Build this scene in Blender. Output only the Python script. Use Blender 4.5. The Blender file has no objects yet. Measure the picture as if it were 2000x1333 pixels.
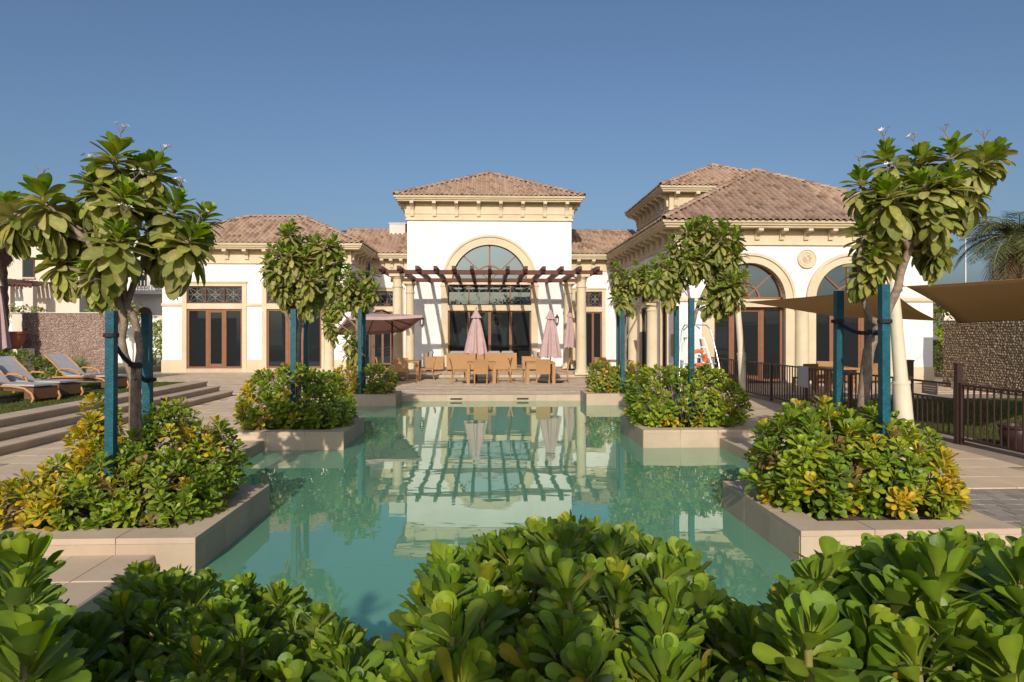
import bpy, math, random
import numpy as np
from mathutils import Vector, Matrix, Quaternion
random.seed(7); RNG = np.random.default_rng(7)
R = math.radians
sc = bpy.context.scene
COL = sc.collection

# ------------------------------------------------------------------ camera, sky, sun, exposure
YAW = R(2.15); EYE = 1.9; FPX = 1333.3; HOR = 645.0
cam_d = bpy.data.cameras.new('camera'); cam = bpy.data.objects.new('camera', cam_d); COL.objects.link(cam)
cam.location = (0, 0, EYE); cam.rotation_euler = (R(90), 0, -YAW)
cam_d.lens = 24; cam_d.sensor_width = 36; cam_d.shift_y = -0.01075; cam_d.clip_start = 0.05; cam_d.clip_end = 6000
sc.camera = cam

SUN_DIR = Vector((0.095, 1.0, -0.50)).normalized()            # the way the light travels
world = bpy.data.worlds.new('World'); sc.world = world; world.use_nodes = True
wn = world.node_tree.nodes; wl = world.node_tree.links
bg = wn['Background']; sky = wn.new('ShaderNodeTexSky'); sky.sky_type = 'NISHITA'; sky.sun_disc = False
sky.sun_elevation = R(26.5); sky.sun_rotation = R(185.4); sky.altitude = 0; sky.air_density = 1.0; sky.dust_density = 3.4; sky.ozone_density = 4.3
wl.new(sky.outputs[0], bg.inputs[0]); bg.inputs[1].default_value = 0.108
sun_d = bpy.data.lights.new('sun', 'SUN'); sun = bpy.data.objects.new('sun', sun_d); COL.objects.link(sun)
sun_d.energy = 4.2; sun_d.angle = R(0.5); sun_d.color = (1.0, 0.905, 0.775)
sun.rotation_euler = SUN_DIR.to_track_quat('-Z', 'Y').to_euler(); sun.location = (-4, -40, 24)
sc.view_settings.view_transform = 'Standard'; sc.view_settings.look = 'None'
sc.view_settings.exposure = 0.0; sc.view_settings.gamma = 1.0; sc.view_settings.use_curve_mapping = False
sc.render.engine = 'CYCLES'
sc.cycles.use_denoising = True; sc.cycles.max_bounces = 8; sc.cycles.transparent_max_bounces = 12
sc.cycles.caustics_reflective = False; sc.cycles.caustics_refractive = False

# ------------------------------------------------------------------ helpers
def spot(px, py, Y):
    """real-world point at depth Y that the surveyed photo point stands for"""
    xc = (px - 1000) / FPX; zc = (HOR - py) / FPX
    d = (math.sin(YAW) + xc * math.cos(YAW), math.cos(YAW) - xc * math.sin(YAW), zc)
    t = Y / d[1]
    return Vector((d[0] * t, Y, EYE + zc * t))

def project(p):
    dx = p[0] * math.cos(YAW) - p[1] * math.sin(YAW); dy = p[0] * math.sin(YAW) + p[1] * math.cos(YAW)
    if dy < 0.1: return None
    return 1000 + FPX * dx / dy, HOR - FPX * (p[2] - EYE) / dy, dy

class MB:
    """collects shapes into ONE mesh object"""
    def __init__(s, xf=None): s.v = []; s.f = []; s.xf = xf
    def add(s, vs, fs):
        b = len(s.v)
        for p in vs:
            p = Vector(p)
            s.v.append(s.xf @ p if s.xf else p)
        for f in fs: s.f.append(tuple(i + b for i in f))
        return s
    def box(s, x0, x1, y0, y1, z0, z1, c=0.0):
        if c <= 0:
            vs = [(x0,y0,z0),(x1,y0,z0),(x1,y1,z0),(x0,y1,z0),(x0,y0,z1),(x1,y0,z1),(x1,y1,z1),(x0,y1,z1)]
            return s.add(vs, [(3,2,1,0),(4,5,6,7),(0,1,5,4),(1,2,6,5),(2,3,7,6),(3,0,4,7)])
        vs = []
        for z, k in ((z0, c), (z0 + c, 0), (z1 - c, 0), (z1, c)):
            vs += [(x0+k,y0+k,z),(x1-k,y0+k,z),(x1-k,y1-k,z),(x0+k,y1-k,z)]
        fs = [(3,2,1,0),(12,13,14,15)]
        for l in range(3):
            for i in range(4): fs.append((l*4+i, l*4+(i+1)%4, l*4+4+(i+1)%4, l*4+4+i))
        return s.add(vs, fs)
    def obox(s, c, half, rot):
        vs = [Vector(c) + rot @ Vector((sx*half[0], sy*half[1], sz*half[2])) for sz in (-1,1) for sx, sy in ((-1,-1),(1,-1),(1,1),(-1,1))]
        return s.add(vs, [(3,2,1,0),(4,5,6,7),(0,1,5,4),(1,2,6,5),(2,3,7,6),(3,0,4,7)])
    def bar(s, a, b, w, h):
        a = Vector(a); b = Vector(b); d = (b - a); L = d.length
        q = d.to_track_quat('Y', 'Z').to_matrix()
        return s.obox((a + b) / 2, (w/2, L/2, h/2), q)
    def tube(s, path, rad, n=8, cap=True):
        path = [Vector(p) for p in path]; m = len(path)
        if not hasattr(rad, '__len__'): rad = [rad] * m
        rings = []; prev = None
        for i, p in enumerate(path):
            t = (path[min(i+1, m-1)] - path[max(i-1, 0)]).normalized()
            if prev is None:
                a = Vector((0,0,1)) if abs(t.z) < 0.9 else Vector((1,0,0))
                u = t.cross(a).normalized()
            else:
                u = (prev - t * prev.dot(t)).normalized()
            prev = u; w = t.cross(u)
            rings.append([p + (u * math.cos(2*math.pi*k/n) + w * math.sin(2*math.pi*k/n)) * rad[i] for k in range(n)])
        vs = [q for r in rings for q in r]; fs = []
        for i in range(m-1):
            for k in range(n): fs.append((i*n+k, i*n+(k+1)%n, (i+1)*n+(k+1)%n, (i+1)*n+k))
        if cap: fs += [tuple(range(n-1,-1,-1)), tuple(range((m-1)*n, m*n))]
        return s.add(vs, fs)
    def lathe(s, prof, c=(0,0,0), n=20):
        vs = []; fs = []; m = len(prof)
        for r, z in prof:
            for k in range(n): vs.append((c[0]+r*math.cos(2*math.pi*k/n), c[1]+r*math.sin(2*math.pi*k/n), c[2]+z))
        for i in range(m-1):
            for k in range(n): fs.append((i*n+k, i*n+(k+1)%n, (i+1)*n+(k+1)%n, (i+1)*n+k))
        fs += [tuple(range(n-1,-1,-1)), tuple(range((m-1)*n, m*n))]
        return s.add(vs, fs)
    def ring(s, x0, x1, y0, y1, prof):
        """sweep a closed profile (outward offset, z) round a rectangle, mitred"""
        m = len(prof); vs = []
        for sx, sy, X, Y in ((-1,-1,x0,y0),(1,-1,x1,y0),(1,1,x1,y1),(-1,1,x0,y1)):
            for o, z in prof: vs.append((X+sx*o, Y+sy*o, z))
        fs = []
        for c in range(4):
            d = (c+1) % 4
            for i in range(m):
                j = (i+1) % m
                fs.append((c*m+i, d*m+i, d*m+j, c*m+j))
        return s.add(vs, fs)
    def sweepx(s, x0, x1, prof):
        """closed profile (y, z) pulled along x"""
        m = len(prof)
        vs = [(x0,y,z) for y,z in prof] + [(x1,y,z) for y,z in prof]
        fs = [(i, (i+1)%m, m+(i+1)%m, m+i) for i in range(m)] + [tuple(range(m-1,-1,-1)), tuple(range(m,2*m))]
        return s.add(vs, fs)
    def prism(s, poly, y0, y1):
        """closed polygon (x, z) given depth along y"""
        m = len(poly)
        vs = [(x,y0,z) for x,z in poly] + [(x,y1,z) for x,z in poly]
        fs = [(i, (i+1)%m, m+(i+1)%m, m+i) for i in range(m)] + [tuple(range(m-1,-1,-1)), tuple(range(m,2*m))]
        return s.add(vs, fs)
    def arc(s, cx, cz, r0, r1, y0, y1, a0=0, a1=180, n=28):
        """an arch ring in the x-z plane"""
        vs = []
        for i in range(n+1):
            a = R(a0 + (a1-a0)*i/n); c, q = math.cos(a), math.sin(a)
            vs += [(cx+r0*c,y0,cz+r0*q),(cx+r1*c,y0,cz+r1*q),(cx+r1*c,y1,cz+r1*q),(cx+r0*c,y1,cz+r0*q)]
        fs = []
        for i in range(n):
            b = i*4
            for k in range(4): fs.append((b+k, b+(k+1)%4, b+4+(k+1)%4, b+4+k))
        fs += [(0,1,2,3),(n*4+3,n*4+2,n*4+1,n*4)]
        return s.add(vs, fs)
    def build(s, name, m, parent=None, smooth=False, kind=None, base=None):
        me = bpy.data.meshes.new(name); me.from_pydata([tuple(p) for p in s.v], [], s.f)
        fix_normals(me)
        me.materials.append(m)
        if smooth: shade(me, smooth)
        o = bpy.data.objects.new(name, me); COL.objects.link(o)
        if parent: adopt(o, parent)
        if kind: o['kind'] = kind
        return o

def fix_normals(me):
    import bmesh
    bm = bmesh.new(); bm.from_mesh(me); bmesh.ops.recalc_face_normals(bm, faces=bm.faces); bm.to_mesh(me); bm.free()

def shade(me, ang=35):
    me.polygons.foreach_set('use_smooth', [True] * len(me.polygons))
    if ang is not True and ang < 180:
        me.set_sharp_from_angle(angle=R(ang))

def world_of(o):
    m = o.matrix_basis.copy()
    if o.parent: m = world_of(o.parent) @ o.matrix_parent_inverse @ m
    return m

def adopt(o, parent):
    """child modelled in world coordinates (unless its thing is at the origin: then local)"""
    o.parent = parent; o.matrix_parent_inverse = world_of(parent).inverted()

def thing(name, label, cat, loc=(0,0,0), rz=0.0, group=None):
    o = bpy.data.objects.new(name, None); COL.objects.link(o); o.empty_display_size = 0.2
    o.location = loc; o.rotation_euler = (0,0,rz)
    o['label'] = label; o['category'] = cat
    if group: o['group'] = group
    return o

def tag(o, label, cat, group=None):
    o['label'] = label; o['category'] = cat
    if group: o['group'] = group
    return o

def dup(root, loc, rz, label, group=None):
    r = root.copy(); COL.objects.link(r); r.location = loc; r.rotation_euler = (0,0,rz); r['label'] = label
    if group: r['group'] = group
    def kids(src, dst):
        for ch in list(src.children):
            c = ch.copy(); COL.objects.link(c); c.parent = dst; kids(ch, c)
    kids(root, r)
    return r

def np_mesh(name, V, Q, tint=None, smooth=True):
    me = bpy.data.meshes.new(name); nv = len(V); nq = len(Q)
    me.vertices.add(nv); me.vertices.foreach_set('co', np.ascontiguousarray(V, dtype=np.float32).ravel())
    me.loops.add(nq*4); me.loops.foreach_set('vertex_index', np.ascontiguousarray(Q, dtype=np.int32).ravel())
    me.polygons.add(nq); me.polygons.foreach_set('loop_start', np.arange(0, nq*4, 4, dtype=np.int32))
    try: me.polygons.foreach_set('loop_total', np.full(nq, 4, dtype=np.int32))
    except Exception: pass
    if smooth: me.polygons.foreach_set('use_smooth', np.ones(nq, dtype=bool))
    me.update(calc_edges=True)
    if tint is not None:
        ca = me.color_attributes.new('tint', 'FLOAT_COLOR', 'POINT')
        c4 = np.ones((nv,4), dtype=np.float32); c4[:,:3] = tint
        ca.data.foreach_set('color', c4.ravel())
    return me

def link_mesh(name, me, mat, parent=None, kind=None):
    if mat and not me.materials: me.materials.append(mat)
    o = bpy.data.objects.new(name, me); COL.objects.link(o)
    if parent: adopt(o, parent)
    if kind: o['kind'] = kind
    return o

# ------------------------------------------------------------------ materials
def node_mat(name):
    m = bpy.data.materials.new(name); m.use_nodes = True
    n = m.node_tree.nodes; l = m.node_tree.links
    return m, n, l, n['Principled BSDF']

def mat(name, col, rough=0.7, var=0.12, scale=3.0, bump=0.0, bscale=60.0, spec=0.3, metal=0.0, col2=None, dirt=0.0):
    """procedural: large soft variation + fine grain + optional relief"""
    m, n, l, b = node_mat(name)
    tc = n.new('ShaderNodeNewGeometry')
    nz = n.new('ShaderNodeTexNoise'); nz.inputs['Scale'].default_value = scale; nz.inputs['Detail'].default_value = 5; nz.inputs['Roughness'].default_value = 0.62
    l.new(tc.outputs['Position'], nz.inputs['Vector'])
    rp = n.new('ShaderNodeValToRGB'); rp.color_ramp.elements[0].position = 0.3; rp.color_ramp.elements[1].position = 0.72
    c2 = col2 or tuple(c * (1 - var*2) for c in col)
    rp.color_ramp.elements[0].color = (*c2, 1); rp.color_ramp.elements[1].color = (*[min(c*(1+var*0.4),1) for c in col], 1)
    l.new(nz.outputs[0], rp.inputs[0])
    out = rp.outputs[0]
    fz = n.new('ShaderNodeTexNoise'); fz.inputs['Scale'].default_value = bscale; fz.inputs['Detail'].default_value = 3
    l.new(tc.outputs['Position'], fz.inputs['Vector'])
    mx = n.new('ShaderNodeMix'); mx.data_type = 'RGBA'; mx.blend_type = 'MULTIPLY'; mx.inputs[0].default_value = 0.25
    l.new(out, mx.inputs[6]); l.new(fz.outputs[0], mx.inputs[7]); 
    br = n.new('ShaderNodeBrightContrast'); br.inputs[1].default_value = 0.0
    gm = n.new('ShaderNodeMix'); gm.data_type = 'RGBA'; gm.blend_type = 'MULTIPLY'; gm.inputs[0].default_value = 1.0
    l.new(mx.outputs[2], gm.inputs[6]); gm.inputs[7].default_value = (1.12, 1.12, 1.12, 1)
    out = gm.outputs[2]
    if dirt > 0:
        dz = n.new('ShaderNodeTexNoise'); dz.inputs['Scale'].default_value = 0.8; dz.inputs['Detail'].default_value = 8; dz.inputs['Roughness'].default_value = 0.75
        l.new(tc.outputs['Position'], dz.inputs['Vector'])
        dr = n.new('ShaderNodeValToRGB'); dr.color_ramp.elements[0].position = 0.45; dr.color_ramp.elements[1].position = 0.7
        dr.color_ramp.elements[0].color = (1,1,1,1); q = 1 - dirt; dr.color_ramp.elements[1].color = (q, q*0.96, q*0.9, 1)
        l.new(dz.outputs[0], dr.inputs[0])
        dm = n.new('ShaderNodeMix'); dm.data_type = 'RGBA'; dm.blend_type = 'MULTIPLY'; dm.inputs[0].default_value = 1
        l.new(out, dm.inputs[6]); l.new(dr.outputs[0], dm.inputs[7]); out = dm.outputs[2]
    l.new(out, b.inputs['Base Color'])
    b.inputs['Roughness'].default_value = rough; b.inputs['Metallic'].default_value = metal
    b.inputs['Specular IOR Level'].default_value = spec
    if bump > 0:
        bp = n.new('ShaderNodeBump'); bp.inputs['Strength'].default_value = bump; bp.inputs['Distance'].default_value = 0.02
        l.new(fz.outputs[0], bp.inputs['Height']); l.new(bp.outputs[0], b.inputs['Normal'])
    return m

def piece_mat(name, cols, rough=0.8, source='object', bump=0.25, bscale=40.0, spec=0.2):
    """each piece its own shade: from the object's random number or from the piece's stored tint"""
    m, n, l, b = node_mat(name)
    if source == 'object':
        oi = n.new('ShaderNodeObjectInfo'); rnd = oi.outputs['Random']
    else:
        at = n.new('ShaderNodeAttribute'); at.attribute_name = 'tint'; sp = n.new('ShaderNodeSeparateColor')
        l.new(at.outputs['Color'], sp.inputs[0]); rnd = sp.outputs[0]
    rp = n.new('ShaderNodeValToRGB'); rp.color_ramp.interpolation = 'LINEAR'
    e = rp.color_ramp.elements
    for i, c in enumerate(cols):
        pos = i / (len(cols) - 1)
        el = e[i] if i < 2 else e.new(pos)
        el.position = pos; el.color = (*c, 1)
    for i, c in enumerate(cols):
        e[i].position = i / (len(cols) - 1); e[i].color = (*c, 1)
    l.new(rnd, rp.inputs[0])
    g = n.new('ShaderNodeNewGeometry')
    nz = n.new('ShaderNodeTexNoise'); nz.inputs['Scale'].default_value = bscale; nz.inputs['Detail'].default_value = 4
    l.new(g.outputs['Position'], nz.inputs['Vector'])
    n2 = n.new('ShaderNodeTexNoise'); n2.inputs['Scale'].default_value = 1.3; n2.inputs['Detail'].default_value = 6; n2.inputs['Roughness'].default_value = 0.7
    l.new(g.outputs['Position'], n2.inputs['Vector'])
    r2 = n.new('ShaderNodeValToRGB'); r2.color_ramp.elements[0].position = 0.3; r2.color_ramp.elements[1].position = 0.75
    r2.color_ramp.elements[0].color = (0.8,0.79,0.77,1); r2.color_ramp.elements[1].color = (1.06,1.06,1.06,1)
    l.new(n2.outputs[0], r2.inputs[0])
    mx = n.new('ShaderNodeMix'); mx.data_type = 'RGBA'; mx.blend_type = 'MULTIPLY'; mx.inputs[0].default_value = 1
    l.new(rp.outputs[0], mx.inputs[6]); l.new(r2.outputs[0], mx.inputs[7])
    l.new(mx.outputs[2], b.inputs['Base Color'])
    b.inputs['Roughness'].default_value = rough; b.inputs['Specular IOR Level'].default_value = spec
    bp = n.new('ShaderNodeBump'); bp.inputs['Strength'].default_value = bump; bp.inputs['Distance'].default_value = 0.01
    l.new(nz.outputs[0], bp.inputs['Height']); l.new(bp.outputs[0], b.inputs['Normal'])
    return m

def leaf_mat(name, rough=0.38, trans=0.3, spec=0.45):
    m, n, l, b = node_mat(name)
    at = n.new('ShaderNodeAttribute'); at.attribute_name = 'tint'
    g = n.new('ShaderNodeNewGeometry')
    nz = n.new('ShaderNodeTexNoise'); nz.inputs['Scale'].default_value = 22; nz.inputs['Detail'].default_value = 3
    l.new(g.outputs['Position'], nz.inputs['Vector'])
    r2 = n.new('ShaderNodeValToRGB'); r2.color_ramp.elements[0].position = 0.3; r2.color_ramp.elements[1].position = 0.7
    r2.color_ramp.elements[0].color = (0.72,0.78,0.7,1); r2.color_ramp.elements[1].color = (1.12,1.08,1.0,1)
    l.new(nz.outputs[0], r2.inputs[0])
    mx = n.new('ShaderNodeMix'); mx.data_type = 'RGBA'; mx.blend_type = 'MULTIPLY'; mx.inputs[0].default_value = 1
    l.new(at.outputs['Color'], mx.inputs[6]); l.new(r2.outputs[0], mx.inputs[7])
    sz = n.new('ShaderNodeTexNoise'); sz.inputs['Scale'].default_value = 55; sz.inputs['Detail'].default_value = 5; sz.inputs['Roughness'].default_value = 0.7
    l.new(g.outputs['Position'], sz.inputs['Vector'])
    sr = n.new('ShaderNodeValToRGB'); sr.color_ramp.elements[0].position = 0.64; sr.color_ramp.elements[1].position = 0.72
    sr.color_ramp.elements[0].color = (0,0,0,1); sr.color_ramp.elements[1].color = (0.55,0.55,0.55,1)
    l.new(sz.outputs[0], sr.inputs[0])
    sx = n.new('ShaderNodeMix'); sx.data_type = 'RGBA'; l.new(sr.outputs[0], sx.inputs[0]); l.new(mx.outputs[2], sx.inputs[6]); sx.inputs[7].default_value = (0.19,0.14,0.06,1)
    mx = sx
    rr = n.new('ShaderNodeMapRange'); rr.inputs[3].default_value = rough-0.08; rr.inputs[4].default_value = rough+0.3; l.new(sz.outputs[0], rr.inputs[0])
    bp = n.new('ShaderNodeBump'); bp.inputs['Strength'].default_value = 0.25; bp.inputs['Distance'].default_value = 0.01; l.new(nz.outputs[0], bp.inputs['Height']); l.new(bp.outputs[0], b.inputs['Normal'])
    l.new(mx.outputs[2], b.inputs['Base Color'])
    l.new(rr.outputs[0], b.inputs['Roughness']); b.inputs['Specular IOR Level'].default_value = spec
    tr = n.new('ShaderNodeBsdfTranslucent')
    hs = n.new('ShaderNodeHueSaturation'); hs.inputs['Value'].default_value = 1.5; hs.inputs['Saturation'].default_value = 1.1
    l.new(mx.outputs[2], hs.inputs['Color']); l.new(hs.outputs[0], tr.inputs[0])
    ms = n.new('ShaderNodeMixShader'); ms.inputs[0].default_value = trans
    l.new(b.outputs[0], ms.inputs[1]); l.new(tr.outputs[0], ms.inputs[2])
    l.new(ms.outputs[0], n['Material Output'].inputs['Surface'])
    return m

M = {}
M['stucco'] = mat('white_stucco', (0.80,0.78,0.775), 0.9, 0.05, 0.7, 0.3, 120, 0.15, dirt=0.09)
M['trim'] = mat('beige_cast_stone', (0.63,0.535,0.375), 0.85, 0.06, 1.2, 0.2, 90, 0.15, dirt=0.08)
M['stone'] = mat('cream_limestone', (0.57,0.455,0.345), 0.75, 0.08, 2.0, 0.15, 50, 0.25, dirt=0.1)
M['joint'] = mat('sandy_mortar', (0.34,0.275,0.215), 0.95, 0.12, 5, 0.3, 60)
M['wood_red'] = mat('red_brown_timber', (0.115,0.036,0.024), 0.55, 0.2, 6, 0.3, 40)
M['frame'] = mat('brown_door_frame', (0.235,0.105,0.055), 0.5, 0.1, 5, 0.05, 60)
M['frame_dark'] = mat('dark_brown_frame', (0.11,0.045,0.028), 0.5, 0.1, 5, 0.05, 60)
M['lattice'] = mat('pale_metal_lattice', (0.36,0.33,0.29), 0.5, 0.05, 5)
M['wicker'] = mat('tan_wicker', (0.44,0.25,0.11), 0.65, 0.12, 30, 0.6, 180)
M['cushion'] = mat('grey_cushion_cloth', (0.34,0.31,0.31), 0.9, 0.06, 8, 0.2, 200)
M['canvas'] = mat('dusty_pink_canvas', (0.47,0.325,0.315), 0.9, 0.08, 5, 0.15, 160)
M['post_blue'] = mat('teal_painted_post', (0.004,0.10,0.14), 0.5, 0.22, 14, 0.35, 60, 0.35, dirt=0.3)
M['strap'] = mat('dark_rubber_strap', (0.03,0.025,0.035), 0.7)
M['fence'] = mat('dark_brown_steel', (0.045,0.02,0.018), 0.45, 0.1, 9, 0.05, 70, 0.5)
M['cream_steel'] = mat('cream_painted_steel', (0.70,0.61,0.46), 0.45, 0.06, 3, 0.03, 60, 0.5)
M['bark'] = mat('grey_bark', (0.30,0.225,0.165), 0.85, 0.22, 14, 0.6, 45)
M['soil'] = mat('dry_soil', (0.13,0.085,0.055), 0.95, 0.25, 12, 0.8, 50)
M['pool'] = mat('teal_pool_plaster', (0.16,0.42,0.33), 0.8, 0.06, 0.6, 0.1, 20)
M['steel'] = mat('brushed_steel', (0.62,0.62,0.62), 0.3, 0.05, 9, 0.02, 60, 0.5, 0.9)
M['white_paint'] = mat('white_paint', (0.78,0.78,0.76), 0.4, 0.04, 5)
M['black'] = mat('black_metal', (0.015,0.014,0.014), 0.5, 0.1, 9)
M['orange'] = mat('orange_plastic', (0.75,0.13,0.03), 0.45, 0.06, 6)
M['sling'] = mat('grey_sling_fabric', (0.43,0.41,0.42), 0.85, 0.06, 9, 0.2, 240)
M['lounger_frame'] = mat('honey_lounger_frame', (0.50,0.255,0.10), 0.5, 0.1, 9, 0.1, 50)
M['lounger_side'] = mat('brown_wicker', (0.17,0.085,0.05), 0.7, 0.12, 40, 0.6, 160)
M['clay'] = mat('terracotta', (0.32,0.11,0.06), 0.8, 0.12, 6, 0.2, 40)
M['grey_panel'] = mat('grey_enamel_sheet', (0.42,0.45,0.47), 0.5, 0.04, 3)
M['villa'] = mat('cream_villa_render', (0.66,0.58,0.48), 0.9, 0.04, 0.6, 0.1, 60)
M['villa_grey'] = mat('pale_grey_render', (0.60,0.59,0.55), 0.9, 0.04, 0.6, 0.1, 60)
M['sand'] = mat('dry_sand', (0.42,0.33,0.235), 0.95, 0.12, 0.3, 0.4, 8)
M['palm_bark'] = mat('fibrous_palm_bark', (0.12,0.075,0.05), 0.95, 0.3, 9, 0.9, 30)
M['lamp_glass'] = mat('frosted_lamp_glass', (0.75,0.72,0.62), 0.3, 0.02, 5)
M['leaf'] = leaf_mat('glossy_leaf', 0.36, 0.36, 0.45)
M['tree_leaf'] = leaf_mat('matt_tree_leaf', 0.5, 0.33, 0.35)
M['grass'] = leaf_mat('grass_blade', 0.6, 0.3, 0.2)
TILE = [(0.19,0.118,0.085),(0.30,0.20,0.145),(0.35,0.24,0.175),(0.39,0.28,0.205),(0.30,0.215,0.17)]
M['tile'] = piece_mat('clay_tile', TILE, 0.85, 'object')
M['tile_joined'] = piece_mat('clay_tile_small', TILE, 0.85, 'tint')
M['roof_base'] = mat('roof_underlay', (0.10,0.055,0.04), 0.9, 0.2, 4)
SLAB = [(0.57,0.445,0.315),(0.61,0.48,0.34),(0.645,0.51,0.365),(0.585,0.46,0.325)]
M['slab'] = piece_mat('paving_slab', SLAB, 0.8, 'object', 0.15, 60)
M['slab_joined'] = piece_mat('paving_slab_far', SLAB, 0.8, 'tint', 0.15, 60)
M['stone_piece'] = piece_mat('planter_stone', [(0.46,0.36,0.265),(0.50,0.395,0.29),(0.54,0.425,0.315)], 0.75, 'object', 0.15, 50)
M['paver'] = piece_mat('grey_paver', [(0.24,0.205,0.175),(0.30,0.26,0.22),(0.34,0.295,0.25)], 0.85, 'object', 0.3, 60)
M['rubble'] = piece_mat('rubble_stone', [(0.26,0.19,0.125),(0.34,0.255,0.17),(0.40,0.31,0.215),(0.30,0.235,0.17)], 0.9, 'tint', 0.5, 30)
M['pebble_pink'] = piece_mat('pinkish_pebble', [(0.26,0.175,0.14),(0.34,0.24,0.20),(0.42,0.31,0.26),(0.30,0.22,0.19)], 0.9, 'tint', 0.5, 30)

def glass_mat(name, refl):
    m, n, l, b = node_mat(name)
    b.inputs['Base Color'].default_value = (0.012,0.014,0.016,1); b.inputs['Roughness'].default_value = 0.6; b.inputs['Specular IOR Level'].default_value = 0.05
    gl = n.new('ShaderNodeBsdfGlossy'); gl.inputs['Roughness'].default_value = 0.01; gl.inputs['Color'].default_value = (0.66,0.86,1.0,1)
    fr = n.new('ShaderNodeFresnel'); fr.inputs[0].default_value = 1.5
    ma = n.new('ShaderNodeMath'); ma.operation = 'ADD'; ma.use_clamp = True; ma.inputs[1].default_value = refl
    l.new(fr.outputs[0], ma.inputs[0])
    g = n.new('ShaderNodeNewGeometry'); nz = n.new('ShaderNodeTexNoise'); nz.inputs['Scale'].default_value = 0.8
    l.new(g.outputs['Position'], nz.inputs['Vector'])
    bp = n.new('ShaderNodeBump'); bp.inputs['Strength'].default_value = 0.03; bp.inputs['Distance'].default_value = 0.05
    l.new(nz.outputs[0], bp.inputs['Height']); l.new(bp.outputs[0], gl.inputs['Normal'])
    ms = n.new('ShaderNodeMixShader'); l.new(ma.outputs[0], ms.inputs[0]); l.new(b.outputs[0], ms.inputs[1]); l.new(gl.outputs[0], ms.inputs[2])
    l.new(ms.outputs[0], n['Material Output'].inputs['Surface'])
    return m
M['glass'] = glass_mat('dark_window_glass', 0.015); M['glass_mirror'] = glass_mat('mirrored_window_glass', 0.17)

def water_mat():
    m, n, l, b = node_mat('pool_water')
    n.remove(b)
    g = n.new('ShaderNodeNewGeometry')
    mp = n.new('ShaderNodeMapping'); mp.inputs['Scale'].default_value = (0.9, 2.0, 1); l.new(g.outputs['Position'], mp.inputs['Vector'])
    nz = n.new('ShaderNodeTexNoise'); nz.inputs['Scale'].default_value = 1.1; nz.inputs['Detail'].default_value = 2.5; nz.inputs['Roughness'].default_value = 0.45
    l.new(mp.outputs[0], nz.inputs['Vector'])
    bp = n.new('ShaderNodeBump'); bp.inputs['Strength'].default_value = 0.05; bp.inputs['Distance'].default_value = 0.05
    l.new(nz.outputs[0], bp.inputs['Height'])
    dt = n.new('ShaderNodeVectorMath'); dt.operation = 'DOT_PRODUCT'; l.new(g.outputs['Incoming'], dt.inputs[0]); l.new(bp.outputs[0], dt.inputs[1])
    def mth(op, a, b=None, clamp=False):
        q = n.new('ShaderNodeMath'); q.operation = op; q.use_clamp = clamp
        for i, v in enumerate((a, b)):
            if v is None: continue
            if isinstance(v, (int, float)): q.inputs[i].default_value = v
            else: l.new(v, q.inputs[i])
        return q.outputs[0]
    c = mth('ABSOLUTE', dt.outputs['Value']); k = mth('SUBTRACT', 1.0, c, True); k = mth('POWER', k, 4.6)
    ma = n.new('ShaderNodeMath'); ma.operation = 'MULTIPLY_ADD'; ma.use_clamp = True; ma.inputs[1].default_value = 0.96; ma.inputs[2].default_value = 0.06
    l.new(k, ma.inputs[0])
    gl = n.new('ShaderNodeBsdfGlossy'); gl.inputs['Roughness'].default_value = 0.012; gl.inputs['Color'].default_value = (0.90,0.96,0.88,1); l.new(bp.outputs[0], gl.inputs['Normal'])
    tr = n.new('ShaderNodeBsdfTransparent'); tr.inputs[0].default_value = (0.60,0.88,0.78,1)
    df = n.new('ShaderNodeBsdfDiffuse'); df.inputs[0].default_value = (0.175,0.43,0.275,1)
    mk = n.new('ShaderNodeMixShader'); mk.inputs[0].default_value = 0.62; l.new(tr.outputs[0], mk.inputs[1]); l.new(df.outputs[0], mk.inputs[2])
    ms = n.new('ShaderNodeMixShader'); l.new(ma.outputs[0], ms.inputs[0]); l.new(mk.outputs[0], ms.inputs[1]); l.new(gl.outputs[0], ms.inputs[2])
    l.new(ms.outputs[0], n['Material Output'].inputs['Surface'])
    return m
M['water'] = water_mat()

def sail_mat():
    m, n, l, b = node_mat('brown_sail_cloth')
    b.inputs['Base Color'].default_value = (0.23,0.135,0.06,1); b.inputs['Roughness'].default_value = 0.9
    g = n.new('ShaderNodeNewGeometry'); nz = n.new('ShaderNodeTexNoise'); nz.inputs['Scale'].default_value = 2.0; nz.inputs['Detail'].default_value = 4
    l.new(g.outputs['Position'], nz.inputs['Vector'])
    rp = n.new('ShaderNodeValToRGB'); rp.color_ramp.elements[0].color = (0.40,0.285,0.165,1); rp.color_ramp.elements[1].color = (0.49,0.355,0.21,1)
    l.new(nz.outputs[0], rp.inputs[0]); l.new(rp.outputs[0], b.inputs['Base Color'])
    tr = n.new('ShaderNodeBsdfTranslucent'); tr.inputs[0].default_value = (0.52,0.37,0.20,1)
    ms = n.new('ShaderNodeMixShader'); ms.inputs[0].default_value = 0.5
    l.new(b.outputs[0], ms.inputs[1]); l.new(tr.outputs[0], ms.inputs[2]); l.new(ms.outputs[0], n['Material Output'].inputs['Surface'])
    return m
M['sail'] = sail_mat()

# ------------------------------------------------------------------ the setting: ground, pool, paving
def structure(o): o['kind'] = 'structure'; return o

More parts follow.
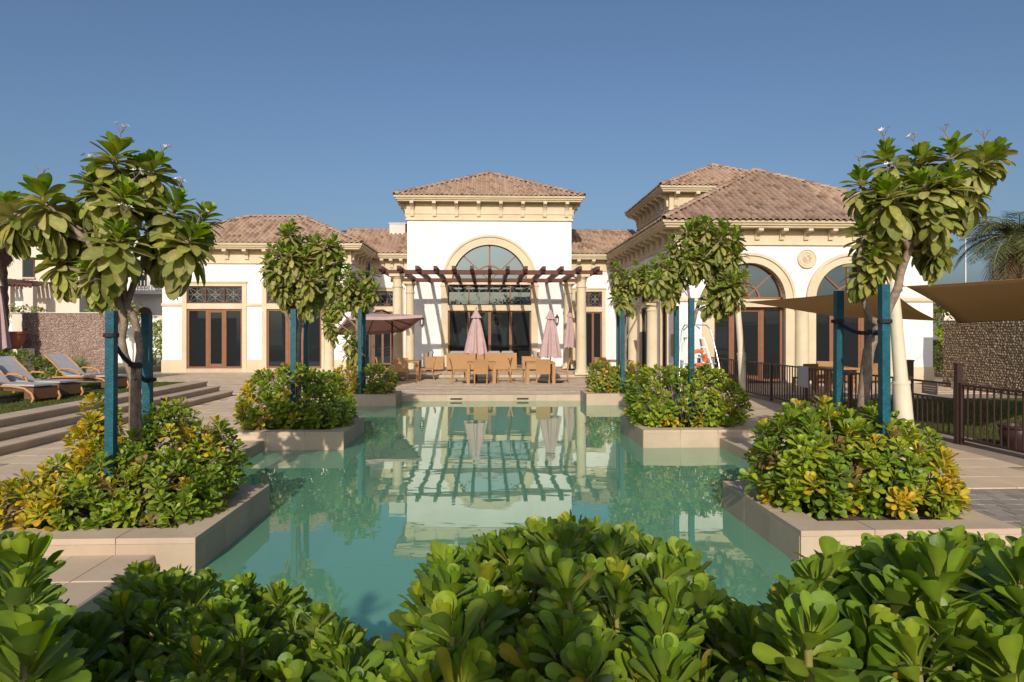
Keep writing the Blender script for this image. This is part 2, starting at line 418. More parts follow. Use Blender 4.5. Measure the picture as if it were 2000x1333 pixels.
PX0, PX1 = -2.47, 2.76            # inner faces of the planters = the pool's narrow width
BX0, BX1 = -3.85, 4.13            # the bays between the planters
POOL = [(PX0, PX1, 4.0, 19.95), (BX0, BX1, 7.86, 11.90), (BX0, BX1, 13.86, 18.70), (-2.82, 3.11, 4.0, 5.89)]
PLANTERS = dict(NL=(-4.45,PX0,5.89,7.86), NR=(PX1,4.74,5.89,7.86), ML=(-4.45,PX0,11.90,13.86), MR=(PX1,4.74,11.90,13.86),
                BL=(-4.45,PX0,18.70,19.95), BR=(PX1,4.74,18.70,19.95))
def in_pool(x, y): return any(a < x < b and c < y < d for a, b, c, d in POOL)
WATER_Z, FLOOR_Z = -0.17, -1.15

def cells(xs, ys):
    for i in range(len(xs)-1):
        for j in range(len(ys)-1):
            yield xs[i], xs[i+1], ys[j], ys[j+1]

pxs = sorted({v for r in POOL for v in r[:2]}); pys = sorted({v for r in POOL for v in r[2:]})
# ground sheet with the pool cut out of it
g = MB()
gx = [-3000,-60,-12] + pxs + [12,60,3000]; gy = [-3000,-60,-8] + pys + [40,90,3000]
for x0,x1,y0,y1 in cells(gx, gy):
    if not in_pool((x0+x1)/2, (y0+y1)/2):
        g.add([(x0,y0,-0.06),(x1,y0,-0.06),(x1,y1,-0.06),(x0,y1,-0.06)], [(0,1,2,3)])
ground = structure(g.build('ground', M['sand']))
ground['label'] = 'pale sandy ground all round the garden'
# pool shell and water
ps = MB(); wt = MB()
for x0,x1,y0,y1 in cells(pxs, pys):
    cx, cy = (x0+x1)/2, (y0+y1)/2
    if not in_pool(cx, cy): continue
    ps.add([(x0,y0,FLOOR_Z),(x1,y0,FLOOR_Z),(x1,y1,FLOOR_Z),(x0,y1,FLOOR_Z)], [(0,1,2,3)])
    wt.add([(x0,y0,WATER_Z),(x1,y0,WATER_Z),(x1,y1,WATER_Z),(x0,y1,WATER_Z)], [(0,1,2,3)])
    e = 1e-3
    if not in_pool(x0-e, cy): ps.add([(x0,y0,FLOOR_Z),(x0,y1,FLOOR_Z),(x0,y1,-0.055),(x0,y0,-0.055)], [(0,1,2,3)])
    if not in_pool(x1+e, cy): ps.add([(x1,y0,FLOOR_Z),(x1,y1,FLOOR_Z),(x1,y1,-0.055),(x1,y0,-0.055)], [(0,1,2,3)])
    if not in_pool(cx, y0-e): ps.add([(x0,y0,FLOOR_Z),(x1,y0,FLOOR_Z),(x1,y0,-0.055),(x0,y0,-0.055)], [(0,1,2,3)])
    if not in_pool(cx, y1+e): ps.add([(x0,y1,FLOOR_Z),(x1,y1,FLOOR_Z),(x1,y1,-0.055),(x0,y1,-0.055)], [(0,1,2,3)])
shell = structure(ps.build('pool_basin', M['pool']))
water = structure(wt.build('pool_water', M['water']))
water['label'] = 'still green swimming pool water mirroring the clubhouse'

# mortar bed under the paving, cut round the pool
bed = MB()
bx = [-15.5,-7.30] + pxs + [7.4,15.4]; by = [3.2] + pys + [26.7,34.8]
for x0,x1,y0,y1 in cells(bx, by):
    if in_pool((x0+x1)/2,(y0+y1)/2): continue
    if x1 <= -7.29 and y1 < 20.0: continue
    bed.add([(x0,y0,-0.014),(x1,y0,-0.014),(x1,y1,-0.014),(x0,y1,-0.014)], [(0,1,2,3)])
patio = structure(bed.build('patio', M['joint']))
patio['label'] = 'cream stone paving around the pool'

def slab_shape(t=0.035, c=0.004):
    vs = []
    for z, k in ((-t, 0), (-c, 0), (0, c*1.5)):
        vs += [(-.5+k,-.5+k,z),(.5-k,-.5+k,z),(.5-k,.5-k,z),(-.5+k,.5-k,z)]
    fs = [(8,9,10,11)]
    for l in range(2):
        for i in range(4): fs.append((l*4+i, l*4+(i+1)%4, l*4+4+(i+1)%4, l*4+4+i))
    return vs, fs
SV, SF = slab_shape()
slab_me = bpy.data.meshes.new('slab'); slab_me.from_pydata(SV, [], SF); slab_me.materials.append(M['slab'])
slabs = []
def zone(x0,x1,y0,y1,w=0.6,h=0.6,stagger=True):
    nx = max(1, round((x1-x0)/w)); ny = max(1, round((y1-y0)/h)); dx = (x1-x0)/nx; dy = (y1-y0)/ny
    for j in range(ny):
        off = dx/2 if (stagger and j % 2 and nx > 1) else 0
        xs = [x0] + [x0+off+i*dx for i in range(0 if off else 1, nx)] + [x1]
        for i in range(len(xs)-1):
            slabs.append((xs[i]+.003, xs[i+1]-.003, y0+j*dy+.003, y0+(j+1)*dy-.003, 0.0))
zone(-7.35,-4.45,3.4,26.75)
zone(-4.45,-4.17,7.86,11.90); zone(-4.45,-4.17,13.86,18.70)
zone(-4.45,-3.14,3.4,5.89)
zone(-4.45,4.74,20.27,26.75)
zone(4.74,7.5,8.0,26.75); zone(4.45,4.74,7.86,11.90); zone(4.45,4.74,13.86,18.70)
zone(3.43,4.74,3.4,5.89)
zone(-15.2,-7.35,20.05,31.0); zone(-7.35,-4.7,26.75,31.0); zone(7.5,15.3,19.9,23.95)
def vis(s):
    p = [project(((s[0]+s[1])/2,(s[2]+s[3])/2,s[4]))][0]
    if p is None or not (-20 < p[0] < 2020 and p[1] < 1360): return 0
    return (s[1]-s[0])*(s[3]-s[2]) / p[2]**3
slabs.sort(key=vis, reverse=True)
for s in slabs[:300]:
    o = bpy.data.objects.new('paving_slab', slab_me); COL.objects.link(o); o.parent = patio
    o.location = ((s[0]+s[1])/2, (s[2]+s[3])/2, s[4] + random.uniform(-.0015,.0015)); o.scale = (s[1]-s[0], s[3]-s[2], 1)
def joined(pieces, shape, quads, name, m, parent):
    sv = np.array(shape); n = len(sv); V = []; Q = []; T = []
    fq = np.array([f if len(f)==4 else (*f,f[-1]) for f in quads])
    for k, mtx in enumerate(pieces):
        mm = np.array(mtx); V.append(sv @ mm[:3,:3].T + mm[:3,3]); Q.append(fq + k*n); T.append(np.full((n,3), random.random()))
    me = np_mesh(name, np.concatenate(V), np.concatenate(Q), np.concatenate(T), smooth=False)
    return link_mesh(name, me, m, parent, 'stuff')
joined([Matrix.Translation(((s[0]+s[1])/2,(s[2]+s[3])/2,s[4])) @ Matrix.Diagonal((s[1]-s[0],s[3]-s[2],1,1)) for s in slabs[300:]],
       SV, SF, 'far_paving', M['slab_joined'], patio)

# small grey pavers beyond the right-hand planter
pv = MB().box(4.78,7.45,3.4,7.96,-0.05,-0.013).build('paver_bed', M['joint']); structure(pv); pv['label'] = 'sandy bed of the grey brick paving at the right edge'
pav_me = bpy.data.meshes.new('paver'); pav_me.from_pydata([(x*1,y*1,z) for x,y,z in SV], [], SF); pav_me.materials.append(M['paver'])
for j in range(9):
    for i in range(12):
        x = 4.9 + i*0.215 + (0.107 if j % 2 else 0); y = 6.05 + j*0.215
        if x > 7.4: continue
        o = bpy.data.objects.new('paver', pav_me); COL.objects.link(o); o.parent = pv
        o.location = (x, y, random.uniform(-.003,.002)); o.scale = (0.205,0.205,1)

# coping stones along the pool edge
cop = structure(MB().box(PX0+.004,PX1-.004,19.97,20.25,-0.24,-0.03).build('pool_coping', M['stone'])); cop['label'] = 'pale stone edging of the pool'
def coping(x0,x1,y0,y1,along):
    L = (x1-x0) if along=='x' else (y1-y0); n = max(1, round(L/0.62))
    for i in range(n):
        a, b = i/n, (i+1)/n
        r = (x0+a*L+.002, x0+b*L-.002, y0, y1) if along=='x' else (x0, x1, y0+a*L+.002, y0+b*L-.002)
        MB().box(*r, -0.21, 0.004, 0.012).build('coping_stone', M['stone_piece'], cop)
coping(PX0+.004,PX1-.004,19.925,20.27,'x')
for (a,b) in ((7.87,11.89),(13.87,18.69)):
    coping(-4.17,BX0+.02,a,b,'y'); coping(BX1-.02,4.45,a,b,'y')
coping(-3.14,-2.80,3.4,5.88,'y'); coping(3.09,3.43,3.4,5.88,'y')
for px in (891, 1021):
    p = spot(px, 779, 19.92)
    o = MB().box(p.x-.17,p.x+.17,19.905,19.9245,-.125,-.085).build('skimmer_slot', M['black'], cop)

# terrace one step up, in front of the hall
ter = structure(MB().box(-4.62,5.0,26.77,34.85,-0.05,0.125).build('terrace', M['joint'])); ter['label'] = 'raised stone terrace under the pergola'
for i in range(16):
    x0 = -4.64 + i*0.604
    MB().box(x0+.002,x0+.601,26.74,27.1,0.03,0.14,0.008).build('step_stone', M['stone_piece'], ter)
    for j in range(7):
        o = bpy.data.objects.new('terrace_slab', slab_me); COL.objects.link(o); adopt(o, ter)
        o.location = (x0+.302, 27.4+j*0.604, 0.14); o.scale = (.598,.598,1)

# steps up to the lawn on the left
stp = structure(MB().box(-8.47,-8.10,3.0,20.0,-0.05,0.12).build('lawn_steps', M['joint'])); stp['label'] = 'three long stone steps up to the lawn'
for k, (xa, xb) in enumerate(((-7.35,-7.72),(-7.72,-8.08),(-8.08,-8.52))):
    z = 0.14*(k+1); n = 14
    for i in range(n):
        y0 = 3.0 + i*(17.05/n); y1 = y0 + 17.05/n
        MB().box(xb-.03,xa+.035,y0+.002,y1-.002,z-.045,z,0.008).build('tread', M['stone_piece'], stp)
        MB().box(xb+.01,xa+.005,y0+.002,y1-.002,z-.15 if k else -.04,z-.046).build('riser', M['stone_piece'], stp)
lm = MB()
lm.box(-40,-8.53,-5,20.0,-0.05,0.405)
lawn = structure(lm.build('lawn', mat('mown_turf', (0.105,0.125,0.035), 0.95, 0.18, 2.0, 0.8, 160, 0.1)))
lawn['label'] = 'mown green lawn with sun loungers'
# a carpet of short blades on the visible strip of lawn
def blades(name, n, rect, z, h, w, cols, parent=None, lean=0.4):
    V = np.zeros((n,4,3)); x = RNG.uniform(rect[0],rect[1],n); y = RNG.uniform(rect[2],rect[3],n)
    hh = h*RNG.uniform(.6,1.3,n); a = RNG.uniform(0,6.283,n); ww = w*RNG.uniform(.7,1.3,n)
    dx, dy = np.cos(a)*ww/2, np.sin(a)*ww/2; lx, ly = RNG.normal(0,lean,n)*hh, RNG.normal(0,lean,n)*hh
    V[:,0] = np.stack([x-dx,y-dy,np.full(n,z)],1); V[:,1] = np.stack([x+dx,y+dy,np.full(n,z)],1)
    V[:,2] = np.stack([x+lx+dx*.2,y+ly+dy*.2,z+hh],1); V[:,3] = np.stack([x+lx-dx*.2,y+ly-dy*.2,z+hh],1)
    c = np.array(cols)[RNG.integers(0,len(cols),n)]; c = np.repeat(c,4,0)
    me = np_mesh(name, V.reshape(-1,3), np.arange(n*4).reshape(-1,4), c, False)
    return link_mesh(name, me, M['grass'], parent, 'stuff')
GR = [(0.085,0.115,0.03),(0.11,0.14,0.035),(0.15,0.15,0.05),(0.10,0.12,0.03)]
o = blades('lawn_grass', 60000, (-16,-8.56,9.5,19.95), 0.404, 0.03, 0.012, GR); o['label'] = 'short green grass on the raised lawn'; o['category'] = 'grass'
lr = structure(MB().box(8.6,15.5,2,18.5,-0.05,-0.002).build('side_lawn', bpy.data.materials['mown_turf'])); lr['label'] = 'shaded lawn behind the brown fence'
o = blades('side_grass', 30000, (8.6,15.5,9.5,18.5), -0.003, 0.03, 0.014, GR); o['label'] = 'short grass in front of the rubble wall'; o['category'] = 'grass'

# planters: stone cladding slabs, mitred rim, soil
PL_LABEL = dict(NL='cream stone planter at the pool corner nearest on the left', NR='cream stone planter at the pool corner nearest on the right',
    ML='cream stone planter halfway along the left side of the pool', MR='cream stone planter halfway along the right side of the pool',
    BL='small stone planter at the far left corner of the pool', BR='small stone planter at the far right corner of the pool')
PZ = 0.14
for key, (x0,x1,y0,y1) in PLANTERS.items():
    x0 -= .006; x1 += .006; y0 -= .006; y1 += .006
    t = thing('planter', PL_LABEL[key], 'planter', ((x0+x1)/2,(y0+y1)/2,0), 0, 'stone planters round the pool')
    MB().ring(x0+.02,x1-.02,y0+.02,y1-.02,[(0,-1.1),(0,PZ-.055),(-.26,PZ-.055),(-.26,-1.1)]).build('core', M['joint'], t)
    w = 0.30
    def face(n, a, b, axis, c0, c1):
        for i in range(n):
            s0 = a+(b-a)*i/n+.0015; s1 = a+(b-a)*(i+1)/n-.0015; e = random.uniform(0,.0025)
            r = (s0,s1,c0-e,c1) if axis=='x' else (c0-(e if c0<c1 else 0),c1,s0,s1)
            MB().box(*r, -1.1, PZ-.052).build('facing_stone', M['stone_piece'], t)
    n = 3
    face(n, x0, x1, 'x', y0, y0+.022); face(n, x0, x1, 'x', y1-.022, y1)
    face(n, y0+.024, y1-.024, 'y', x0, x0+.022); face(n, y0+.024, y1-.024, 'y', x1-.022, x1)
    # rim stones, mitred at the corners, three to a side
    for q in range(4):
        cs = [(x0,y0),(x1,y0),(x1,y1),(x0,y1)]; ci = [(x0+w,y0+w),(x1-w,y0+w),(x1-w,y1-w),(x0+w,y1-w)]
        A, B = Vector((*cs[q],0)), Vector((*cs[(q+1)%4],0)); C, D = Vector((*ci[q],0)), Vector((*ci[(q+1)%4],0))
        nn = 3
        for i in range(nn):
            f0, f1 = i/nn, (i+1)/nn; sh = 0.0016
            o0 = A.lerp(B, f0+sh); o1 = A.lerp(B, f1-sh)
            if i == 0: i0 = C.lerp(D, sh)
            else: i0 = o0 + (C-A).dot((C-A))*0*(B-A); 
            # inner points straight across except at the mitres
            dirn = (B-A).normalized(); per = Vector((-dirn.y, dirn.x, 0))
            i0 = C + dirn*0.002 if i == 0 else o0 + per*w
            i1 = D - dirn*0.002 if i == nn-1 else o1 + per*w
            zz0, zz1 = PZ-.05, PZ + random.uniform(-.001,.001)
            vs = [(p.x,p.y,zz0) for p in (o0,o1,i1,i0)] + [(p.x,p.y,zz1) for p in (o0,o1,i1,i0)]
            MB().add(vs, [(3,2,1,0),(4,5,6,7),(0,1,5,4),(1,2,6,5),(2,3,7,6),(3,0,4,7)]).build('rim_stone', M['stone_piece'], t)
    # lumpy soil
    nx = 10; vs = []; fs = []
    for j in range(nx+1):
        for i in range(nx+1):
            vs.append((x0+w-.02+(x1-x0-2*w+.04)*i/nx, y0+w-.02+(y1-y0-2*w+.04)*j/nx, PZ-.05+random.uniform(-.02,.03)))
    for j in range(nx):
        for i in range(nx): fs.append((j*(nx+1)+i, j*(nx+1)+i+1, (j+1)*(nx+1)+i+1, (j+1)*(nx+1)+i))
    MB().add(vs, fs).build('soil', M['soil'], t)

# ------------------------------------------------------------------ the clubhouse
club = thing('clubhouse', 'white single-storey clubhouse with clay tile roofs and arched hall beyond the pool', 'building', (0.15,33,0))
STU, TRM = M['stucco'], M['trim']
EZ = 5.73                                    # eaves height of the low wings

def place(x, y, z=0, rz=0): return Matrix.Translation((x,y,z)) @ Matrix.Rotation(R(rz), 4, 'Z')

def wall_panel(xf, u0, u1, z0, z1, thick, holes, arches=()):
    """wall whose outer face is the local plane y=0; rectangular holes and round-headed ones (cx, r, spring z)"""
    mb = MB(xf)
    us = sorted({u0,u1} | {v for h in holes for v in h[:2]} | {v for a in arches for v in (a[0]-a[1], a[0]+a[1])})
    zs = sorted({z0,z1} | {v for h in holes for v in h[2:]} | {v for a in arches for v in (a[2], a[2]+a[1])})
    for i in range(len(us)-1):
        for j in range(len(zs)-1):
            cu, cz = (us[i]+us[i+1])/2, (zs[j]+zs[j+1])/2
            if any(h[0] < cu < h[1] and h[2] < cz < h[3] for h in holes): continue
            if any(a[0]-a[1] < cu < a[0]+a[1] and a[2] < cz < a[2]+a[1] for a in arches): continue
            mb.box(us[i],us[i+1],0,thick,zs[j],zs[j+1])
    for cx, r, sz in arches:
        n = 32
        for k in range(n):
            a0 = math.pi*(1-k/n); a1 = math.pi*(1-(k+1)/n)
            x0, x1 = cx+r*math.cos(a0), cx+r*math.cos(a1); q0, q1 = sz+r*math.sin(a0), sz+r*math.sin(a1)
            mb.prism([(x0,q0),(x1,q1),(x1,sz+r),(x0,sz+r)], 0, thick)
    return mb.build('wall', STU, club)

def lattice_pattern(mb, x0, x1, z0, z1, y, r=0.007):
    """crossing arcs in one light"""
    cx, cz = (x0+x1)/2, (z0+z1)/2; hx, hz = (x1-x0)/2, (z1-z0)/2
    for s in (-1,1):
        mb.tube([(cx + s*hx*(1-1.25*math.sin(math.pi*t/10)), y, z0+(z1-z0)*t/10) for t in range(11)], r, 4)
        mb.tube([(x0+(x1-x0)*t/10, y, cz + s*hz*(1-1.25*math.sin(math.pi*t/10))) for t in range(11)], r, 4)
    mb.tube([(x0,y,cz),(x1,y,cz)], r, 4); mb.tube([(cx,y,z0),(cx,y,z1)], r, 4)

def panes(xf, name, u0, u1, z0, z1, muls, fw=0.075, depth=0.0, frame=None, lattice=False, bars=(), mw=0.11, doors=False, glass='glass'):
    """a framed opening: one window or door part with frame, mullions and one pane per light"""
    frame = frame or M['frame']
    f = MB(xf); y0, y1 = depth, depth+.09
    f.box(u0,u1,y0,y1,z1-fw,z1); f.box(u0,u1,y0,y1,z0,z0+fw); f.box(u0,u0+fw,y0,y1,z0+fw,z1-fw); f.box(u1-fw,u1,y0,y1,z0+fw,z1-fw)
    w = f.build(name, frame, club)
    edges = [u0+fw] + [m for m in muls] + [u1-fw]
    for m in muls: MB(xf).box(m-mw/2,m+mw/2,y0-.008,y1-.008,z0+fw,z1-fw).build('mullion', frame, w)
    for b in bars: MB(xf).box(u0+fw,u1-fw,y0+.006,y1-.02,b-.03,b+.03).build('transom_bar', frame, w)
    for i in range(len(edges)-1):
        a = edges[i] + (mw/2 if i else 0); b = edges[i+1] - (mw/2 if i < len(edges)-2 else 0)
        MB(xf).box(a-.01,b+.01,y0+.05,y0+.06,z0+fw-.01,z1-fw+.01).build('pane', M[glass], w)
        if lattice:
            lb = MB(xf); lattice_pattern(lb, a, b, z0+fw, z1-fw, y0+.035); lb.build('lattice', M['lattice'], w)
        if doors and i % 2 == 1:
            d = MB(xf); e = 0.07
            d.box(a,a+e,y0+.01,y0+.048,z0+fw,z1-fw); d.box(b-e,b,y0+.01,y0+.048,z0+fw,z1-fw); d.box(a+e,b-e,y0+.01,y0+.048,z1-fw-e,z1-fw); d.box(a+e,b-e,y0+.01,y0+.048,z0+fw,z0+fw+.12)
            d.build('door_leaf', frame, w)
    return w

def surround(xf, u0, u1, z1, w=0.2, zmid=None, proud=0.05):
    """cast-stone jambs, head and mid rail round a tall opening (outer size u0..u1)"""
    s = MB(xf)
    s.box(u0,u0+w,-proud,.16,0.0,z1-w); s.box(u1-w,u1,-proud,.16,0.0,z1-w); s.box(u0,u1,-proud,.16,z1-w,z1)
    s.box(u0-.03,u1+.03,-proud-.045,-proud+.02,z1-.05,z1+.02)
    if zmid: s.box(u0+w,u1-w,-proud+.012,.15,zmid[0],zmid[1])
    return s.build('door_surround', TRM, club)

def engaged_column(xf, u, z1, r=0.21):
    c = MB(xf)
    c.box(u-r-.07,u+r+.07,-r-.22,.1,0,0.14); c.lathe([(r+.05,.14),(r+.05,.2),(r+.01,.24),(r,.26),(r*.94,z1-.30),(r+.02,z1-.29),(r+.02,z1-.25),(r*.94,z1-.24),(r*.95,z1-.14),(r+.06,z1-.09),(r+.06,z1-.06)], (u,-.12,0), 24)
    c.box(u-r-.08,u+r+.08,-r-.2,.1,z1-.06,z1)
    return c.build('column', TRM, club, smooth=30)

def corbel(xf, u, z0, z1, d=0.42, w=0.17):
    m = MB(xf); zt = z1
    prof = [(0,z0),(-.07,z0),(-.09,z0+.10),(-.10,z0+(z1-z0)*.45),(-.16,z0+(z1-z0)*.62),(-d*.75,z1-.13),(-d,z1-.10),(-d,zt),(0,zt)]
    m.sweepx(u-w/2,u+w/2,prof)
    return m.build('corbel', TRM, club)

def cornice_block(x0,x1,y0,y1, ze, frz, over=0.6, corb=0.95, sides='fblr', span=None):
    """frieze, mouldings, corbels and gutter round a rectangular block; ze = top of gutter, frz = underside of frieze"""
    MB().ring(x0,x1,y0,y1,[(-.1,frz),(.03,frz),(.03,ze-.16),(-.1,ze-.16)]).build('frieze', TRM, club)
    MB().ring(x0,x1,y0,y1,[(.02,frz-.03),(.075,frz-.03),(.075,frz+.03),(.055,frz+.055),(.02,frz+.055)]).build('frieze_moulding', TRM, club)
    MB().ring(x0,x1,y0,y1,[(-.1,ze-.24),(over-.12,ze-.24),(over-.12,ze-.19),(over-.06,ze-.17),(over-.04,ze-.11),(over+.01,ze-.09),(over+.03,ze-.02),(over+.03,ze),(over-.06,ze),(over-.06,ze-.05),(-.1,ze-.05)]).build('gutter_cornice', TRM, club)
    zc0, zc1 = frz+.16, ze-.245
    if 'f' in sides:
        n = round((x1-x0)/corb)
        for i in range(n+1): corbel(place(0,y0-.03), x0+.25+(x1-x0-.5)*i/n, zc0, zc1)
    if 'l' in sides:
        a, b = span or (y0,y1); n = round((b-a)/corb)
        for i in range(n+1): corbel(place(x0-.03,0,0,-90), -(a+.25+(b-a-.5)*i/n), zc0, zc1)
    if 'r' in sides:
        a, b = span or (y0,y1); n = round((b-a)/corb)
        for i in range(n+1): corbel(place(x1+.03,0,0,90), (a+.25+(b-a-.5)*i/n), zc0, zc1)

# ---- tiles: wave profile, lower end lifted over the course below
def tile_shape():
    prof = [(-.118,.004),(-.105,.022),(-.075,.062),(-.03,.082),(.015,.066),(.042,.024),(.060,.008),(.118,.006)]
    vs = []; fs = []; n = len(prof); L = .40
    for y, lift, k in ((0,.030,1.0),(L,.0,.96)):
        for x, z in prof: vs.append((x*k, y, z+lift))
    for x, z in prof: vs.append((x, -.002, z*.72+.012))
    for i in range(n-1):
        fs.append((i,i+1,n+i+1,n+i)); fs.append((2*n+i,2*n+i+1,i+1,i))
    return vs, fs
TV, TF = tile_shape()
tile_me = bpy.data.meshes.new('roof_tile'); tile_me.from_pydata(TV, [], TF); tile_me.materials.append(M['tile'])
def cap_shape():
    vs = []; fs = []; n = 7
    for y, r, l in ((0,.12,.03),(.38,.10,.0)):
        for i in range(n):
            a = math.pi*i/(n-1); vs.append((r*math.cos(a), y, r*.85*math.sin(a)+l-.02))
    for i in range(n): 
        a = math.pi*i/(n-1); vs.append((.095*math.cos(a), -.002, .08*math.sin(a)))
    for i in range(n-1): fs.append((i,i+1,n+i+1,n+i)); fs.append((2*n+i,2*n+i+1,i+1,i))
    return vs, fs
CV, CF = cap_shape()
PU, PV = 0.236, 0.335

def roof(x0,x1,y0,y1,ze,rise,name_face=None,faces='fblr',ridge=None,caps=True):
    """hip roof on an eaves rectangle; each of its slopes is tiled"""
    w, d = x1-x0, y1-y0; run = min(w,d)/2
    if w >= d: ra, rb = Vector((x0+run,(y0+y1)/2,ze+rise)), Vector((x1-run,(y0+y1)/2,ze+rise))
    else: ra, rb = Vector(((x0+x1)/2,y0+run,ze+rise)), Vector(((x0+x1)/2,y1-run,ze+rise))
    A,B,C,D = Vector((x0,y0,ze)),Vector((x1,y0,ze)),Vector((x1,y1,ze)),Vector((x0,y1,ze))
    f = {}
    if w >= d: f = {'f':[A,B,rb,ra],'b':[C,D,ra,rb],'l':[D,A,ra],'r':[B,C,rb]}
    else: f = {'f':[A,B,ra],'b':[C,D,rb],'l':[D,A,ra,rb],'r':[B,C,rb,ra]}
    base = MB()
    for k, poly in f.items(): base.add(poly, [tuple(range(len(poly)))])
    base.add([A,B,C,D],[(3,2,1,0)])
    r = base.build('roof', M['roof_base'], club)
    mats = []; objs = []
    for k, poly in f.items():
        if k not in faces: continue
        O = poly[0]; u = (poly[1]-O).normalized(); L = (poly[1]-O).length
        tmp = poly[2]-O; nrm = u.cross(tmp).normalized(); v = nrm.cross(u)
        p2 = [((q-O).dot(u),(q-O).dot(v)) for q in poly]; H = max(q[1] for q in p2)
        slope = 1.0; ul = p2[-1]; ur = p2[2]
        nu = int(L/PU); off = (L-nu*PU)/2; nv = int(H/PV)+1
        for j in range(nv):
            vv = -0.05 + j*PV; t = min(max((vv+.2)/H,0),1); lo = ul[0]*t; hi = L+(ur[0]-L)*t
            for i in range(nu):
                uu = off+(i+.5)*PU
                if lo-.06 < uu < hi+.06 and vv < H-.1:
                    jx = random.uniform(-.006,.006); tl = random.uniform(-.012,.012)
                    m = Matrix.Translation(O+u*(uu+jx)+v*(vv+random.uniform(-.008,.008))+nrm*.006)
                    rot = Matrix((u,v,nrm)).transposed().to_4x4() @ Matrix.Rotation(tl,4,'Z')
                    (objs if name_face == k else mats).append(m @ rot)
    if objs:
        objs.sort(key=lambda m: m.translation.x)
        for m in objs[:300]:
            o = bpy.data.objects.new('roof_tile', tile_me); COL.objects.link(o); o.parent = r; o.matrix_basis = m
            o.matrix_parent_inverse = Matrix.Identity(4)
        mats += objs[300:]
    if mats: joined(mats, TV, TF, 'far_tiles', M['tile_joined'], r)
    if caps:
        segs = [(A,ra),(D,rb if w < d else ra),(B,ra if w < d else rb),(C,rb),(ra,rb)]
        cm = []
        for a, b in segs:
            dd = b-a; L = dd.length
            if L < .2: continue
            q = dd.to_track_quat('Y','Z').to_matrix().to_4x4(); n = int(L/.34)
            for i in range(n+1):
                cm.append(Matrix.Translation(a+dd.normalized()*min(i*.34,L-.3)+Vector((0,0,.055))) @ q)
        joined(cm, CV, CF, 'hip_caps', M['tile_joined'], r)
    return r

# ---- left wing
LX0, LX1, LY = -14.44, -6.11, 31.0
doorsL = [(-13.56,-10.72),(-10.04,-7.20)]
F = place(0,LY)
wall_panel(F, LX0, LX1, 0, 5.5, .35, [(a,b,0,4.06) for a,b in doorsL])
Fr = place(LX1,0,0,90)                       # side facing +x : local u = world y
wall_panel(Fr, LY+.35, 34.9, 0, 5.5, .35, [(32.0,33.6,0,4.0)])
surround(Fr, 31.95, 33.65, 4.05, .18, (2.84,3.09)); panes(Fr,'window',32.13,33.47,3.09,3.87,[32.8],.06,.03,M['frame_dark'],True); panes(Fr,'door',32.13,33.47,.1,2.84,[32.8],.08,.03)
MB().box(LX0,LX0+.35,LY+.35,38,0,5.5).build('wall', STU, club)
MB().box(LX0+.36,LX1-.36,37.6,37.95,0,5.5).build('wall', STU, club)
for a, b in doorsL:
    surround(F, a, b, 4.06, .2, (2.84,3.09)); w = (b-a-.4)
    panes(F,'window',a+.2,b-.2,3.09,3.86,[a+.2+w/3,a+.2+2*w/3],.06,.03,M['frame_dark'],True,mw=.06)
    panes(F,'door',a+.2,b-.2,.18,2.84,[a+.2+w*.365,a+.2+w*.68],.085,.03,mw=.14,doors=True)
    MB(F).box(a+.2,b-.2,-.06,.1,0,.18).build('threshold', M['stone'], club)
for a, b in ((LX0-.03,-13.56),(-10.72,-10.04),(-7.2,LX1+.03)):
    MB().box(a+.002,b-.002,LY-.035,LY+.05,0,.57).build('plinth', TRM, club)
    MB().sweepx(a+.002,b-.002,[(LY+.02,2.95),(LY-.05,2.97),(LY-.06,3.03),(LY-.04,3.09),(LY+.02,3.1)]).build('string_course', TRM, club)
engaged_column(F, -7.06, 2.95)
cornice_block(LX0,LX1,LY,38,EZ,4.9,sides='flr',span=(31,35))
roof(LX0-.6,LX1+.6,LY-.6,LY+6.33,EZ,1.68,None,'flr')

